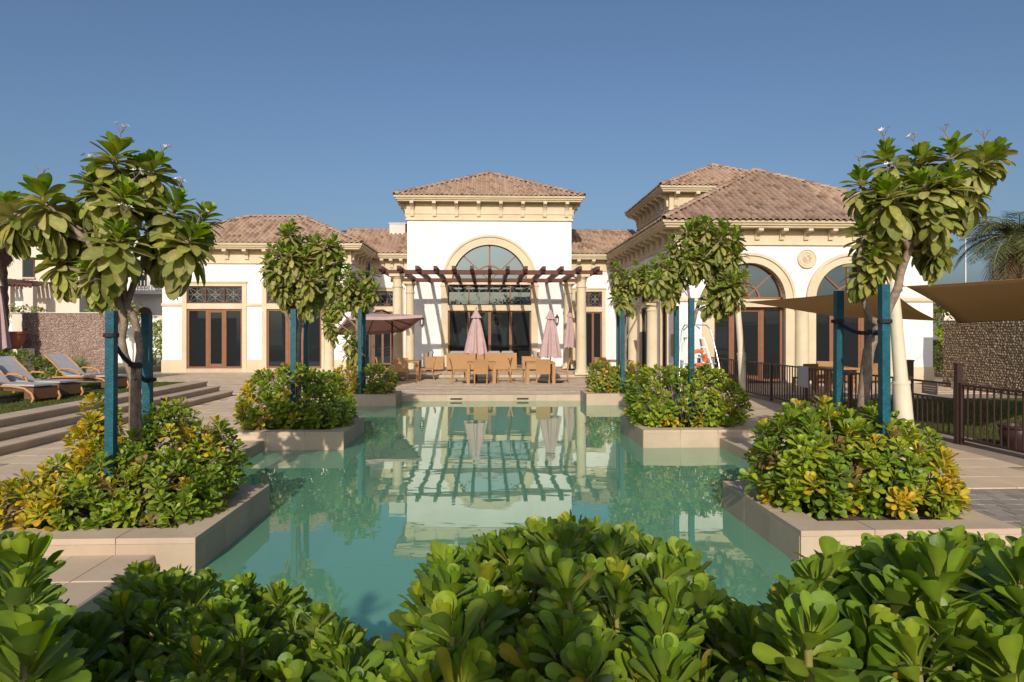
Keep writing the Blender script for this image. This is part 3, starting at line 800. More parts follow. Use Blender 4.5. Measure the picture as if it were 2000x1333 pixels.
# ---- links either side of the hall
for x0, x1, dx in ((LX1+.35,-3.85,-4.95),(4.2,6.70,5.35)):
    G = place(0,34.9)
    wall_panel(G, x0+.01, x1-.01, 0, 5.5, .3, [(dx-.95,dx+.75,0,4.0)])
    surround(G, dx-.97, dx+.77, 4.05, .18, (2.84,3.09)); panes(G,'window',dx-.79,dx+.59,3.09,3.87,[dx-.1],.06,.03,M['frame_dark'],True); panes(G,'door',dx-.79,dx+.59,.14,2.84,[dx-.32,dx+.12],.08,.03)
    MB().box(x0,x1,34.86,35.0,4.9,EZ-.2).build('frieze', TRM, club)
    MB().sweepx(x0,x1,[(34.9,EZ-.24),(34.42,EZ-.24),(34.42,EZ-.19),(34.36,EZ-.17),(34.33,EZ-.1),(34.28,EZ-.08),(34.28,EZ),(34.9,EZ)]).build('gutter_cornice', TRM, club)
    for u in (x0+.5,(x0+x1)/2,x1-.45): corbel(place(0,34.86), u, 5.06, EZ-.245)
    rb = MB().add([(x0-2.8,34.3,EZ),(x1+2.8,34.3,EZ),(x1+2.8,37.7,EZ+1.62),(x0-2.8,37.7,EZ+1.62)],[(0,1,2,3)]).build('roof', M['roof_base'], club)
    u = Vector((1,0,0)); v = Vector((0,3.4,1.62)).normalized(); nn = u.cross(v)
    rot = Matrix((u,v,nn)).transposed().to_4x4(); ms = []
    for i in range(int((x1-x0+3.4)/PU)):
        for j in range(12):
            q = Vector((x0-1.7+i*PU,34.3,EZ))+v*(-.05+j*PV)+nn*.006
            if x0 < -3 and q.x < LX1+.6 - max(0,(q.z-EZ))*2.06: continue
            if x0 > 3 and q.x > 6.12 + max(0,(q.z-EZ))*1.83: continue
            ms.append(Matrix.Translation(q) @ rot)
    joined(ms, TV, TF, 'far_tiles', M['tile_joined'], rb)
    cm = [Matrix.Translation((x0-1.8+i*.34,37.72,EZ+1.66)) @ Matrix.Rotation(R(-90),4,'Z') for i in range(int((x1-x0+3.6)/.34))]
    joined(cm, CV, CF, 'ridge_caps', M['tile_joined'], rb)
p = spot(778,447,37.4)
MB().box(p.x-.42,p.x+.42,37.0,37.8,6.9,7.62).box(p.x-.46,p.x+.46,36.96,37.84,7.62,7.68).build('chimney', M['villa_grey'], club)

# ---- hall tower
TX0, TX1, TY = -3.82, 4.14, 33.1; TC = 0.16
T = place(0,TY)
wall_panel(T, TX0, TX1, 0, 8.0, .4, [(TC-2.04,TC+2.04,0,4.2)], [(TC,1.83,4.2)])
for x in (TX0, TX1-.4): MB().box(x,x+.4,TY+.4,41,0,8.0).build('wall', STU, club)
MB().box(TX0+.4,TX1-.4,40.6,41,0,8.0).build('wall', STU, club)
cornice_block(TX0,TX1,TY,41.0,8.30,7.22,.55,1.2,'flr')
MB().ring(TX0,TX1,TY,41,[(.02,7.5),(.06,7.5),(.06,7.54),(.02,7.55)]).build('frieze_moulding', TRM, club)
roof(TX0-.55,TX1+.55,TY-.55,TY+8.5,8.30,2.08,None,'flr')
ar = MB(T).arc(TC,4.2,1.83,2.26,-.06,.2); ar.arc(TC,4.2,2.2,2.31,-.115,-.05); ar.build('arch_moulding', TRM, club)
for s in (-1,1):
    MB(T).box(TC+s*2.18-.16,TC+s*2.18+.16,-.07,.2,0,4.2).box(TC+s*2.18-.2,TC+s*2.18+.2,-.1,.2,4.02,4.12).build('pilaster', TRM, club)
MB(T).box(TC-2.02,TC+2.02,-.02,.3,2.84,3.11).build('lintel', TRM, club)
MB(T).box(TC-2.02,TC+2.02,-.01,.3,4.1,4.24).build('lintel', TRM, club)
panes(T,'window',TC-2.02,TC+2.02,3.11,4.1,[TC-1.01,TC,TC+1.01],.05,.1,M['frame'],True,mw=.06,glass='glass_mirror')
panes(T,'door',TC-2.02,TC+2.02,.14,2.84,[TC-1.02,TC,TC+1.02],.07,.1,mw=.13)
def fan(xf, cx, cz, r, small, depth=.12, spokes=(45,90,135), bw=.05):
    w = MB(xf).arc(cx,cz,r-.06,r+.01,depth,depth+.09).box(cx-r,cx+r,depth,depth+.09,cz,cz+.06).build('fan_window', M['frame'], club)
    MB(xf).arc(cx,cz+.06,small-.035,small+.035,depth+.004,depth+.08).build('inner_arch', M['frame'], w)
    cuts = sorted([0]+list(spokes)+[180])
    for a in spokes:
        ca, sa = math.cos(R(a)), math.sin(R(a)); m = MB(xf)
        P = Vector((cx+small*ca,depth+.045,cz+.06+small*sa)); Q = Vector((cx+(r-.03)*ca,depth+.045,cz+(r-.03)*sa))
        if small < .75: P = Vector((cx,depth+.045,cz+.06))
        m.bar(P,Q,.075,bw); m.build('spoke', M['frame'], w)
    for i in range(len(cuts)-1):
        MB(xf).arc(cx,cz,.001,r-.02,depth+.05,depth+.06,cuts[i],cuts[i+1],10).build('pane', M['glass_mirror'], w)
    return w
fan(T, TC, 4.24, 1.82, .72)

# ---- right wing
RX0, RX1, RY = 6.72, 16.07, 24.0
Q = place(0,RY)
a1, a2, AR, AZ = 9.38, 13.06, 1.29, 3.0
wall_panel(Q, RX0, RX1, 0, 5.5, .4, [(a-AR-.02,a+AR+.02,0,AZ) for a in (a1,a2)], [(a1,AR,AZ),(a2,AR,AZ)])
for a in (a1,a2):
    m = MB(Q).arc(a,AZ,AR,AR+.3,-.05,.22); m.arc(a,AZ,AR+.26,AR+.36,-.11,-.04); m.build('arch_moulding', TRM, club)
    fan(Q,a,AZ+.02,AR-.01,.42,.2)
    MB(Q).box(a-AR,a+AR,-.03,.34,2.72,3.0).build('lintel', TRM, club)
    panes(Q,'door',a-AR+.02,a+AR-.02,.05,2.72,[a-.62,a+.52],.09,.2,mw=.13,doors=True)
for x0, x1 in ((RX0+.95,a1-AR-.001),(a1+AR+.001,a2-AR-.001),(a2+AR+.001,a2+AR+.36)):
    MB().box(x0,x1,RY-.045,RY+.1,0.02,2.94).build('pier', TRM, club)
engaged_column(Q,(a1+a2)/2,2.94,.24)
for x0, x1 in ((RX0-.05,a1-AR-.36),(a1+AR+.36,a2-AR-.36),(a2+AR+.36,RX1+.05)):
    if x1 > x0: MB().sweepx(x0,x1,[(RY+.02,2.9),(RY-.07,2.92),(RY-.08,2.98),(RY-.05,3.06),(RY+.02,3.07)]).build('string_course', TRM, club)
for x0, x1 in ((RX0-.03,RX0+.94),(a2+AR+.37,RX1+.03)): MB().box(x0,x1,RY-.036,RY+.05,0,.57).build('plinth', TRM, club)
# carved roundel
med = MB(Matrix.Translation((11.44,RY-.02,4.44)) @ Matrix.Rotation(R(90),4,'X')).lathe([(.34,-.02),(.34,.05),(.31,.06),(.29,.035),(.27,.035),(.25,.05),(.22,.05),(.205,.03),(.001,.03)],(0,0,0),40)
md = med.build('roundel', TRM, club, smooth=30)
cv = MB(Matrix.Translation((11.44,RY-.052,4.44)) @ Matrix.Rotation(R(90),4,'X'))
for k in range(8):
    a = k*math.pi/4; cv.tube([(.17*math.cos(a+t*.25)*(1-t*.09), .17*math.sin(a+t*.25)*(1-t*.09), .012) for t in range(8)], .013, 5)
cv.lathe([(.05,0),(.045,.03),(.001,.035)],(0,0,0),16); cv.build('carving', TRM, md, smooth=30)
# left flank with engaged columns and tall windows
SL = place(RX0,0,0,-90)                      # local u = -world y
wins = [(25.0,26.1),(27.7,29.6),(31.3,33.2)]
wall_panel(SL, -34.85, -(RY+.4), 0, 5.5, .35, [(-b,-a,0,4.0) for a,b in wins])
for a, b in wins:
    surround(SL,-b-.02,-a+.02,4.02,.14,(2.84,3.07)); panes(SL,'window',-b+.12,-a-.12,3.07,3.88,[-(a+b)/2],.06,.05,M['frame_dark']); panes(SL,'door',-b+.12,-a-.12,.1,2.84,[-(a+b)/2],.08,.05,M['frame_dark'])
for y in (26.9,30.45): engaged_column(SL,-y,2.95,.24)
MB(SL).sweepx(-24.95,-RY,[(.02,2.9),(-.06,2.92),(-.07,2.99),(-.04,3.06),(.02,3.07)]).build('string_course', TRM, club)
for a, b in ((26.15,27.65),(29.65,31.25)):
    MB(SL).sweepx(-b,-a,[(.02,2.95),(-.06,2.97),(-.07,3.03),(-.04,3.1),(.02,3.11)]).build('string_course', TRM, club)
MB().box(RX1-.35,RX1,RY+.4,38,0,5.5).build('wall', STU, club)
cornice_block(RX0,RX1,RY,38.0,EZ,4.95,.6,.95,'fl',span=(24.0,34.6))
roof(RX0-.6,RX1+.6,RY-.65,38.6,EZ,2.92,'f','fl')
# raised block behind
UX0,UX1,UY0,UY1 = 8.3,14.3,30.6,37.2
MB().box(UX0,UX1,UY0,UY1,5.4,8.1).build('wall', STU, club)
cornice_block(UX0,UX1,UY0,UY1,8.33,7.35,.55,.95,'fl')
MB().ring(UX0,UX1,UY0,UY1,[(.02,7.08),(.05,7.08),(.05,7.12),(.02,7.13)]).build('frieze_moulding', TRM, club)
roof(UX0-.55,UX1+.55,UY0-.55,UY1+.55,8.33,1.72,None,'flr')

# ------------------------------------------------------------------ pergola
per = thing('pergola', 'dark red-brown timber pergola on four cream columns before the hall', 'pergola', (0.13,29,0.14))
for x in (-3.48, 3.76):
    for y in (26.95, 31.3):
        c = MB(); z1 = 4.09; r = .20
        c.box(x-.29,x+.29,y-.29,y+.29,.141,.24); c.lathe([(.27,.24),(.27,.29),(.23,.33),(r+.01,.36),(r*.92,z1-.52),(r+.02,z1-.51),(r+.02,z1-.46),(r*.92,z1-.45),(r*.93,z1-.2),(r+.06,z1-.13),(r+.07,z1-.1)],(x,y,0),28)
        c.box(x-.3,x+.3,y-.3,y+.3,z1-.1,z1); c.build('column', TRM, per, smooth=30)
for y in (26.95, 31.3): MB().box(-4.35,4.6,y-.09,y+.09,4.09,4.26,.006).build('beam', M['wood_red'], per)
for i in range(13):
    x = -4.02 + i*0.692
    b = MB().sweepx(x-.065,x+.065,[(26.0,4.22),(26.12,4.14),(33.0,4.14),(33.0,4.34),(26.0,4.34)])
    b.build('rafter', M['wood_red'], per)

# ------------------------------------------------------------------ wall lanterns
def lantern(px, py, label):
    p = spot(px, py, TY-.16)
    t = thing('wall_lantern', label, 'lamp', (p.x,TY,p.z), 0, 'lanterns on the hall front')
    MB().box(p.x-.05,p.x+.05,TY-.03,TY-.001,p.z-.12,p.z+.14).bar((p.x,TY-.03,p.z+.08),(p.x,TY-.16,p.z+.2),.025,.025).build('bracket', M['black'], t)
    MB().lathe([(.03,-.2),(.06,-.16),(.075,.06)],(p.x,TY-.16,p.z),6).build('glass', M['lamp_glass'], t)
    cg = MB().lathe([(.11,.06),(.10,.09),(.03,.2),(.015,.26)],(p.x,TY-.16,p.z),6); cg.lathe([(.02,-.26),(.045,-.2),(.05,-.19)],(p.x,TY-.16,p.z),6)
    for k in range(6):
        a = k*math.pi/3; cg.bar((p.x+.065*math.cos(a),TY-.16+.065*math.sin(a),p.z-.18),(p.x+.085*math.cos(a),TY-.16+.085*math.sin(a),p.z+.06),.012,.012)
    cg.build('cage', M['black'], t)
lantern(824,627,'black wall lantern left of the hall doors'); lantern(1088,624,'black wall lantern right of the hall doors')

# ------------------------------------------------------------------ dining sets
def make_chair():
    t = thing('dining_chair','',"chair")
    s = MB().box(-.24,.24,-.22,.24,.40,.455,.015); s.build('seat', M['wicker'], t)
    b = MB(); n = 7; vs = []; fs = []
    for k in range(n+1):
        z = .36+.52*k/n; y = -.22-.10*(k/n)**1.6; 
        for x in (-.25,.25):
            vs += [(x,y-.02,z),(x,y+.02,z)]
    for k in range(n):
        i = k*4; fs += [(i,i+2,i+6,i+4),(i+1,i+5,i+7,i+3),(i,i+4,i+5,i+1),(i+2,i+3,i+7,i+6)]
    fs += [(0,1,3,2),(n*4,n*4+2,n*4+3,n*4+1)]
    b.add(vs,fs).build('backrest', M['wicker'], t, smooth=40)
    for x in (-.215,.215):
        MB().tube([(x,.21,.41),(x,.225,.2),(x,.235,.0)],[.022,.02,.017],6).build('leg', M['wicker'], t)
        MB().tube([(x,-.2,.41),(x,-.235,.2),(x,-.29,.0)],[.022,.02,.017],6).build('leg', M['wicker'], t)
    return t
chair0 = make_chair(); used = []
def chair(x, y, rz, label, z=0.0, group='wicker dining chairs on the patio'):
    if not used:
        used.append(1); chair0.location = (x,y,z); chair0.rotation_euler = (0,0,R(rz)); chair0['label'] = label; chair0['group'] = group; return chair0
    return dup(chair0, (x,y,z), R(rz), label, group)
def make_table():
    t = thing('dining_table','',"table")
    MB().box(-.52,.52,-.5,.5,.69,.75,.01).build('table_top', M['wicker'], t)
    for sx in (-1,1):
        for sy in (-1,1): MB().box(sx*.46-.055,sx*.46+.055,sy*.44-.055,sy*.44+.055,0,.69).build('leg', M['wicker'], t)
    return t
T1, T2, T3, T4 = (-.18,24.65), (1.93,24.62), (-3.02,25.95), (5.0,25.9)
tb = make_table(); tb.location = (*T1,0); tb['label'] = 'square wicker table round the taller closed parasol left of centre'; tb['group'] = 'wicker dining tables'
dup(tb,(*T2,0),0,'square wicker table under the closed parasol right of centre')
dup(tb,(*T3,0),0,'square wicker table under the open pink parasol')
dup(tb,(*T4,0),0,'wicker table half hidden by the far right planter')
chair(T1[0]-.02,T1[1]-.62,2,'wicker chair with its back to the pool at the left middle table')
chair(T1[0]-.80,T1[1]-.05,-82,'wicker chair in profile on the left of the left middle table')
chair(T1[0]+.80,T1[1]-.02,95,'wicker chair in profile on the right of the left middle table')
chair(T2[0]+.06,T2[1]-.62,-2,'wicker chair with its back to the pool at the right middle table')
chair(T2[0]-.83,T2[1]+.0,-95,'wicker chair in profile on the left of the right middle table')
chair(T2[0]+.78,T2[1]+.05,84,'wicker chair in profile on the right of the right middle table')
chair(T3[0]-.1,T3[1]-.55,3,'wicker chair with its back to the pool under the open parasol')
chair(T3[0]+.78,T3[1]-.05,92,'wicker chair on the right of the table under the open parasol')
chair(T3[0]-.82,T3[1]+.1,-88,'wicker chair on the left of the table under the open parasol')
chair(T4[0]-.55,T4[1]-.3,-40,'wicker chair by the column behind the far right shrub')

def folded_parasol(loc, top, bottom, r, label, group='closed dusty pink parasols', base_r=.42, pole_w=.022, twist=0.0, narrow=False):
    x, y, z = loc
    t = thing('closed_parasol', label, 'parasol', loc, 0, group)
    n = 48; prof = []
    m = MB(); H = top-bottom; rows = 16; vs = []; fs = []
    for i in range(rows+1):
        f = i/rows; zz = top - H*f; rr = .03 + (r-.03)*f**.85
        for k in range(n):
            a = 2*math.pi*k/n
            fold = 1 + .22*math.cos(8*a+twist+f*.7)*min(1,f*3) + .07*math.cos(3*a+1+2*f)
            e = (0.05*abs(math.cos(4*a)) if i == rows else 0)
            vs.append((x+rr*fold*math.cos(a), y+rr*fold*math.sin(a), zz+e))
    for i in range(rows):
        for k in range(n): fs.append((i*n+k, i*n+(k+1)%n, (i+1)*n+(k+1)%n, (i+1)*n+k))
    m.add(vs,fs); m.build('canopy', M['canvas'], t, smooth=60)
    # short vent flounce at the top
    vs = []; fs = []
    for i in range(5):
        f = i/4; zz = top+.03-H*.2*f; rr = .025+(r*.42)*f
        for k in range(n):
            a = 2*math.pi*k/n; fold = 1+.16*math.cos(8*a+.6)*f
            vs.append((x+rr*fold*math.cos(a), y+rr*fold*math.sin(a), zz))
    for i in range(4):
        for k in range(n): fs.append((i*n+k, i*n+(k+1)%n, (i+1)*n+(k+1)%n, (i+1)*n+k))
    MB().add(vs,fs).build('vent_flounce', M['canvas'], t, smooth=60)
    MB().tube([(x,y,z+.06),(x,y,top+.02)],pole_w,10).build('pole', M['fence'], t)
    MB().lathe([(.001,top+.02),(.02,top+.03),(.022,top+.06),(.001,top+.09)],(x,y,0),10).build('finial', M['fence'], t)
    MB().lathe([(base_r,z),(base_r,z+.04),(base_r*.9,z+.06),(.05,z+.07),(.04,z+.3),(.03,z+.31)],(x,y,0),28).build('base', M['black'], t)
    return t
p = spot(930,700,24.75); folded_parasol((p.x,24.75,0),2.63,1.02,.37,'closed dusty pink parasol left of centre, in front of the hall doors',base_r=.5)
p = spot(1075,700,24.75); folded_parasol((p.x,24.75,0),2.61,.88,.36,'closed mauve pink parasol right of centre, above the right table',twist=1.3,base_r=.5)
p = spot(1113,640,29.8); folded_parasol((p.x,29.8,.14),2.78,1.1,.24,'slim closed pink parasol beside the right-hand column',twist=2.1,base_r=.3)
p = spot(-8,640,14.5); folded_parasol((p.x,14.5,.41),3.1,1.5,.22,'closed pink parasol cut by the left edge beside the loungers',twist=.5)

# open cantilever parasol
t = thing('open_parasol','open dusty pink square parasol over the table behind the far left planter','parasol',(-3.55,25.3,0))
ctr = spot(733,612,25.0); tilt = Matrix.Translation(ctr) @ Matrix.Rotation(R(-6.5),4,'Y') @ Matrix.Rotation(R(-10),4,'X') @ Matrix.Rotation(R(24),4,'Z')
cb = MB(tilt); S = 1.32; N = 8
def can_z(a, b):
    m = max(abs(a),abs(b)); return -.40*m - .05*m*(1-min(abs(a),abs(b))/max(m,1e-6))*1.0
vs = []; fs = []
for j in range(N*2+1):
    for i in range(N*2+1):
        a, b = (i-N)/N, (j-N)/N; vs.append((a*S,b*S,can_z(a,b)))
w = N*2+1
for j in range(w-1):
    for i in range(w-1): fs.append((j*w+i,j*w+i+1,(j+1)*w+i+1,(j+1)*w+i))
cb.add(vs,fs); can = cb.build('canopy', M['canvas'], t, smooth=25)
sm = can.modifiers.new('thickness','SOLIDIFY'); sm.thickness = .006
vb = MB(tilt)
for sx, sy, ex, ey in ((-1,-1,1,-1),(1,-1,1,1),(1,1,-1,1),(-1,1,-1,-1)):
    n = 8
    for k in range(n):
        f0, f1 = k/n, (k+1)/n; P = (sx+(ex-sx)*f0, sy+(ey-sy)*f0); Q_ = (sx+(ex-sx)*f1, sy+(ey-sy)*f1)
        vb.add([(P[0]*S*1.001,P[1]*S*1.001,can_z(*P)),(Q_[0]*S*1.001,Q_[1]*S*1.001,can_z(*Q_)),(Q_[0]*S*1.003,Q_[1]*S*1.003,can_z(*Q_)-.10),(P[0]*S*1.003,P[1]*S*1.003,can_z(*P)-.10)],[(0,1,2,3)])
vb.build('valance', M['canvas'], t)
for a, b in ((-1,-1),(1,-1),(1,1),(-1,1),(0,-1),(0,1),(1,0),(-1,0)):
    MB(tilt).bar((0,0,-.04),(a*S*.98,b*S*.98,can_z(a,b)-.03),.02,.025).build('rib', M['fence'], t)
MB(tilt).lathe([(.05,-.12),(.05,.0),(.03,.03)],(0,0,0),12).build('hub', M['fence'], t)
mx = spot(766,640,25.6)
MB().tube([(mx.x,25.6,.1),(mx.x,25.6,2.25),(mx.x-.05,25.55,2.5),(ctr.x+.25,25.1,2.62),(ctr.x,25.0,2.6)],.035,10).build('mast', M['wood_red'], t)
MB().box(mx.x-.45,mx.x+.45,25.55,25.65,0,.06).box(mx.x-.05,mx.x+.05,25.15,26.05,.003,.064).tube([(mx.x-.3,25.6,.06),(mx.x,25.6,.5)],.02,6).tube([(mx.x+.3,25.6,.06),(mx.x,25.6,.5)],.02,6).build('base', M['fence'], t)

# ------------------------------------------------------------------ lounge seats on the terrace
def lounge(x0, x1, y, face, label, cat='sofa', name='wicker_sofa', seats=2):
    """a low wicker seat; face: 0 back to the pool, 90 facing left, -90 facing right"""
    w = x1-x0 if face == 0 else .75; d = .78
    t = thing(name, label, cat, ((x0+x1)/2,y,.14), 0, 'wicker lounge seats on the terrace')
    xf = Matrix.Translation(((x0+x1)/2,y,.14)) @ Matrix.Rotation(R(face),4,'Z')
    if face: w = .8
    MB(xf).box(-w/2,w/2,-d/2,-d/2+.1,.06,.78,.015).build('backrest', M['wicker'], t)
    for s in (-1,1): MB(xf).box(s*(w/2-.05)-.05,s*(w/2-.05)+.05,-d/2+.1,d/2,.06,.60,.012).build('arm', M['wicker'], t)
    MB(xf).box(-w/2+.1,w/2-.1,-d/2+.1,d/2-.02,.10,.30,.01).build('seat_base', M['wicker'], t)
    for sx in (-1,1):
        for sy in (-1,1): MB(xf).box(sx*(w/2-.06)-.03,sx*(w/2-.06)+.03,sy*(d/2-.06)-.03,sy*(d/2-.06)+.03,0,.06).build('foot', M['black'], t)
    k = (w-.22)/seats
    for i in range(seats):
        a = -w/2+.11+i*k
        MB(xf).box(a+.01,a+k-.01,-d/2+.14,d/2-.03,.30,.44,.04).build('seat_cushion', M['cushion'], t, smooth=40)
        MB(xf @ Matrix.Translation((a+k/2,-d/2+.2,.62)) @ Matrix.Rotation(R(-14),4,'X')).box(-k/2+.03,k/2-.03,-.07,.07,-.2,.24,.05).build('back_cushion', M['cushion'], t, smooth=40)
lounge(-1.70,-.11,29.6,0,'wicker sofa seen from behind on the left of the terrace')
lounge(-.07,1.30,29.6,0,'wicker sofa seen from behind, right of the left closed parasol')
lounge(-2.6,-1.85,29.75,-90,'wicker armchair with grey cushion under the left wall lantern','armchair','wicker_armchair',1)
lounge(1.55,2.35,29.75,90,'wicker armchair with grey cushion at the right end of the lounge group','armchair','wicker_armchair',1)

# ------------------------------------------------------------------ furniture of the side terrace, behind the fence
G2 = 'wicker chairs behind the brown fence'
chair(9.75,20.6,10,'wicker chair behind the fence, next to the white board',0,G2)
chair(10.9,21.6,150,'wicker chair behind the fence, left of the blue posts',0,G2)
chair(11.7,20.7,20,'wicker chair behind the fence, between the blue posts',0,G2)
dup(tb,(10.8,20.75,0),0,'wicker table behind the brown fence')

# ------------------------------------------------------------------ sun loungers
def make_lounger():
    t = thing('sun_lounger','','sun lounger')
    # local: foot end at +x, head at -x, hinge at x=-.35
    for s in (-1,1):
        y = s*.31
        MB().tube([(-.95,y,.02),(-.98,y,.16),(-.8,y,.29),(-.35,y,.31),(.4,y,.32),(.75,y,.28),(.93,y,.18),(.98,y,.08),(.93,y,.0)],.026,8).build('side_rail', M['lounger_frame'], t, smooth=60)
        MB().tube([(-.62,y,.30),(-.58,y*1.03,.46),(-.42,y*1.04,.52),(-.15,y*1.04,.51),(.05,y*1.03,.45),(.12,y,.33)],.022,8).build('armrest', M['lounger_frame'], t, smooth=60)
        MB().tube([(-.36,y*.97,.33),(-.62,y*.97,.58),(-.98,y*.97,.86)],.022,8).build('back_rail', M['lounger_frame'], t, smooth=60)
    MB().obox((.3,0,.345),(.66,.285,.018),Matrix.Identity(3)).build('seat_sling', M['sling'], t)
    b = MB(); b.obox((-.68,0,.612),(.42,.285,.016),Matrix.Rotation(R(38),3,'Y')); b.build('back_sling', M['sling'], t)
    MB().sweepx(.70,.94,[(-.28,.06),(.28,.06),(.28,.30),(-.28,.30)]).build('foot_panel', M['lounger_side'], t)
    MB().box(-.8,.7,-.285,.285,.22,.28).build('under_frame', M['lounger_side'], t)
    return t
lg = make_lounger()
lg.location = (-10.15,14.95,.41); lg.rotation_euler = (0,0,R(-16)); lg['label'] = 'grey sling sun lounger nearest, cut by the left edge'; lg['group'] = 'sun loungers on the lawn'
dup(lg,(-10.2,15.85,.41),R(-15),'grey sling sun lounger just behind the nearest one')
dup(lg,(-10.15,17.75,.41),R(-15),'grey sling sun lounger farthest back, beside the blue post')

# ------------------------------------------------------------------ lifeguard chair and ring
L = spot(1358,690,21.2); lx = L.x; ly = 21.2
t = thing('lifeguard_chair','white steel ladder-framed lifeguard chair against the white pier','lifeguard chair',(lx,ly,0))
fr = MB()
for s in (-1,1):
    MB().tube([(lx+s*.62,ly-.5,0),(lx+s*.26,ly-.05,1.62)],.035,8).build('leg', M['white_paint'], t)
    MB().tube([(lx+s*.55,ly+.75,0),(lx+s*.26,ly+.3,1.62)],.035,8).build('leg', M['white_paint'], t)
    MB().tube([(lx+s*.66,ly-.52,.35),(lx+s*.6,ly-.35,1.0),(lx+s*.46,ly-.1,1.9),(lx+s*.34,ly-.02,2.05),(lx+s*.1,ly+.35,2.06)],.02,8).build('handrail', M['steel'], t, smooth=60)
for k, z in enumerate((.35,.72,1.05,1.36)):
    f = z/1.62; w_ = .62-(.62-.26)*f
    MB().tube([(lx-w_,ly-.5+.45*f,z),(lx+w_,ly-.5+.45*f,z)],.022,8).build('rung', M['white_paint'], t)
MB().box(lx-.28,lx+.28,ly-.08,ly+.36,1.62,1.67,.01).build('seat', M['white_paint'], t)
MB().box(lx-.27,lx+.27,ly+.36,ly+.40,1.72,2.02,.01).build('backrest', M['white_paint'], t)
MB().tube([(lx-.56,ly-.3,.86),(lx+.56,ly-.3,.86)],.018,8).build('brace', M['steel'], t)
vs = []; fs = []; n, m_ = 28, 10; c = (lx-.03,ly-.42,1.03); Rr, rr = .225, .058
for i in range(n):
    a = 2*math.pi*i/n
    for k in range(m_):
        b = 2*math.pi*k/m_; q = Rr+rr*math.cos(b); vs.append((c[0]+q*math.cos(a),c[1]+rr*math.sin(b),c[2]+q*math.sin(a)))
for i in range(n):
    for k in range(m_): fs.append((i*m_+k,((i+1)%n)*m_+k,((i+1)%n)*m_+(k+1)%m_,i*m_+(k+1)%m_))
lb = MB().add(vs,fs).build('lifebuoy', M['orange'], None, smooth=True); tag(lb,'orange ring lifebuoy hung on the lifeguard chair','lifebuoy')
for k in range(4):
    a0 = R(45+90*k); bnd = []
    vs = []; fs = []
    for i in range(4):
        a = a0+(i-1.5)*.08
        for q in range(m_):
            b = 2*math.pi*q/m_; w_ = Rr+(rr+.003)*math.cos(b); vs.append((c[0]+w_*math.cos(a),c[1]+(rr+.003)*math.sin(b),c[2]+w_*math.sin(a)))
    for i in range(3):
        for q in range(m_): fs.append((i*m_+q,(i+1)*m_+q,(i+1)*m_+(q+1)%m_,i*m_+(q+1)%m_))
    MB().add(vs,fs).build('band', M['white_paint'], lb, smooth=True)
# floodlight on the pier
p = spot(1373,592,RY-.1)
t = thing('floodlight','small white floodlight on the pier above the lifeguard chair','lamp',(p.x,RY,p.z))
MB().box(p.x-.04,p.x+.04,RY-.1,RY-.001,p.z+.04,p.z+.1).build('bracket', M['white_paint'], t)
MB(Matrix.Translation((p.x+.02,RY-.2,p.z-.05)) @ Matrix.Rotation(R(20),4,'Y') @ Matrix.Rotation(R(-25),4,'X')).box(-.07,.07,-.1,.1,-.17,.15,.02).build('housing', M['white_paint'], t)
o = MB().box(RX0-.045,RX0-.02,24.12,24.5,.95,1.75,.004).build('wall_panel', mat('taupe_sheet',(0.30,0.245,0.20),.7), None); tag(o,'taupe panel on the flank of the white pier','panel')

# ------------------------------------------------------------------ sail poles and shade sails
def sail_pole(x, y, dx, ztop, label):
    t = thing('sail_pole', label, 'pole', (x,y,0), 0, 'leaning cream poles of the shade sails')
    P = lambda f: (x+dx*f, y, ztop*f)
    MB().tube([(x,y,-.02),P(.42)],[.135,.118],20).build('lower_shaft', M['cream_steel'], t, smooth=50)
    MB().tube([P(.42),P(.435)],[.128,.126],20).build('collar', M['cream_steel'], t, smooth=50)
    MB().tube([P(.43),P(1)],[.098,.075],20).build('upper_shaft', M['cream_steel'], t, smooth=50)
    e = P(.97)
    MB().tube([(e[0],y,e[2]),(e[0]+.16,y+.02,e[2]+.03)],.014,6).tube([(e[0]+.05,y-.09,e[2]-.05),(e[0]+.1,y-.02,e[2]-.05)],.03,8).build('shackle', M['steel'], t)
    return Vector(e)
pA = spot(1454,772,19.9); eA = sail_pole(pA.x,19.9,-.22,2.82,'leaning cream sail pole farther back, beside the lifeguard chair')
pB = spot(1772,800,9.95); eB = sail_pole(pB.x,9.95,-.22,2.62,'leaning cream sail pole nearest, behind the right-hand shrub')
def sail(corners, label, sag=.25, dip=.12, n=18):
    """four-cornered cloth with hollow edges"""
    c = [Vector(q) for q in corners]; vs = []; fs = []; ctr_ = sum(c, Vector())/4
    for j in range(n+1):
        for i in range(n+1):
            u, v = i/n, j/n
            # pull each edge inward
            P = c[0]*(1-u)*(1-v)+c[1]*u*(1-v)+c[2]*u*v+c[3]*(1-u)*v
            e = (4*u*(1-u))*(abs(2*v-1)**2) + (4*v*(1-v))*(abs(2*u-1)**2)
            P = P + (ctr_-P)*e*sag - Vector((0,0,dip*16*u*(1-u)*v*(1-v)))
            vs.append(P)
    for j in range(n):
        for i in range(n): fs.append((j*(n+1)+i,j*(n+1)+i+1,(j+1)*(n+1)+i+1,(j+1)*(n+1)+i))
    t = thing('shade_sail', label, 'shade sail', tuple(c[0]), 0, 'brown shade sails')
    cl = MB().add(vs,fs).build('cloth', M['sail'], t, smooth=True)
    sd = cl.modifiers.new('thickness','SOLIDIFY'); sd.thickness = .004
    return t, c
tA, cA = sail([eA+Vector((.2,0,0)), eB+Vector((.1,.25,0)), spot(1834,627,15.5), spot(1640,620,19.6)], 'brown shade sail slung between the two cream poles', .06, .12)
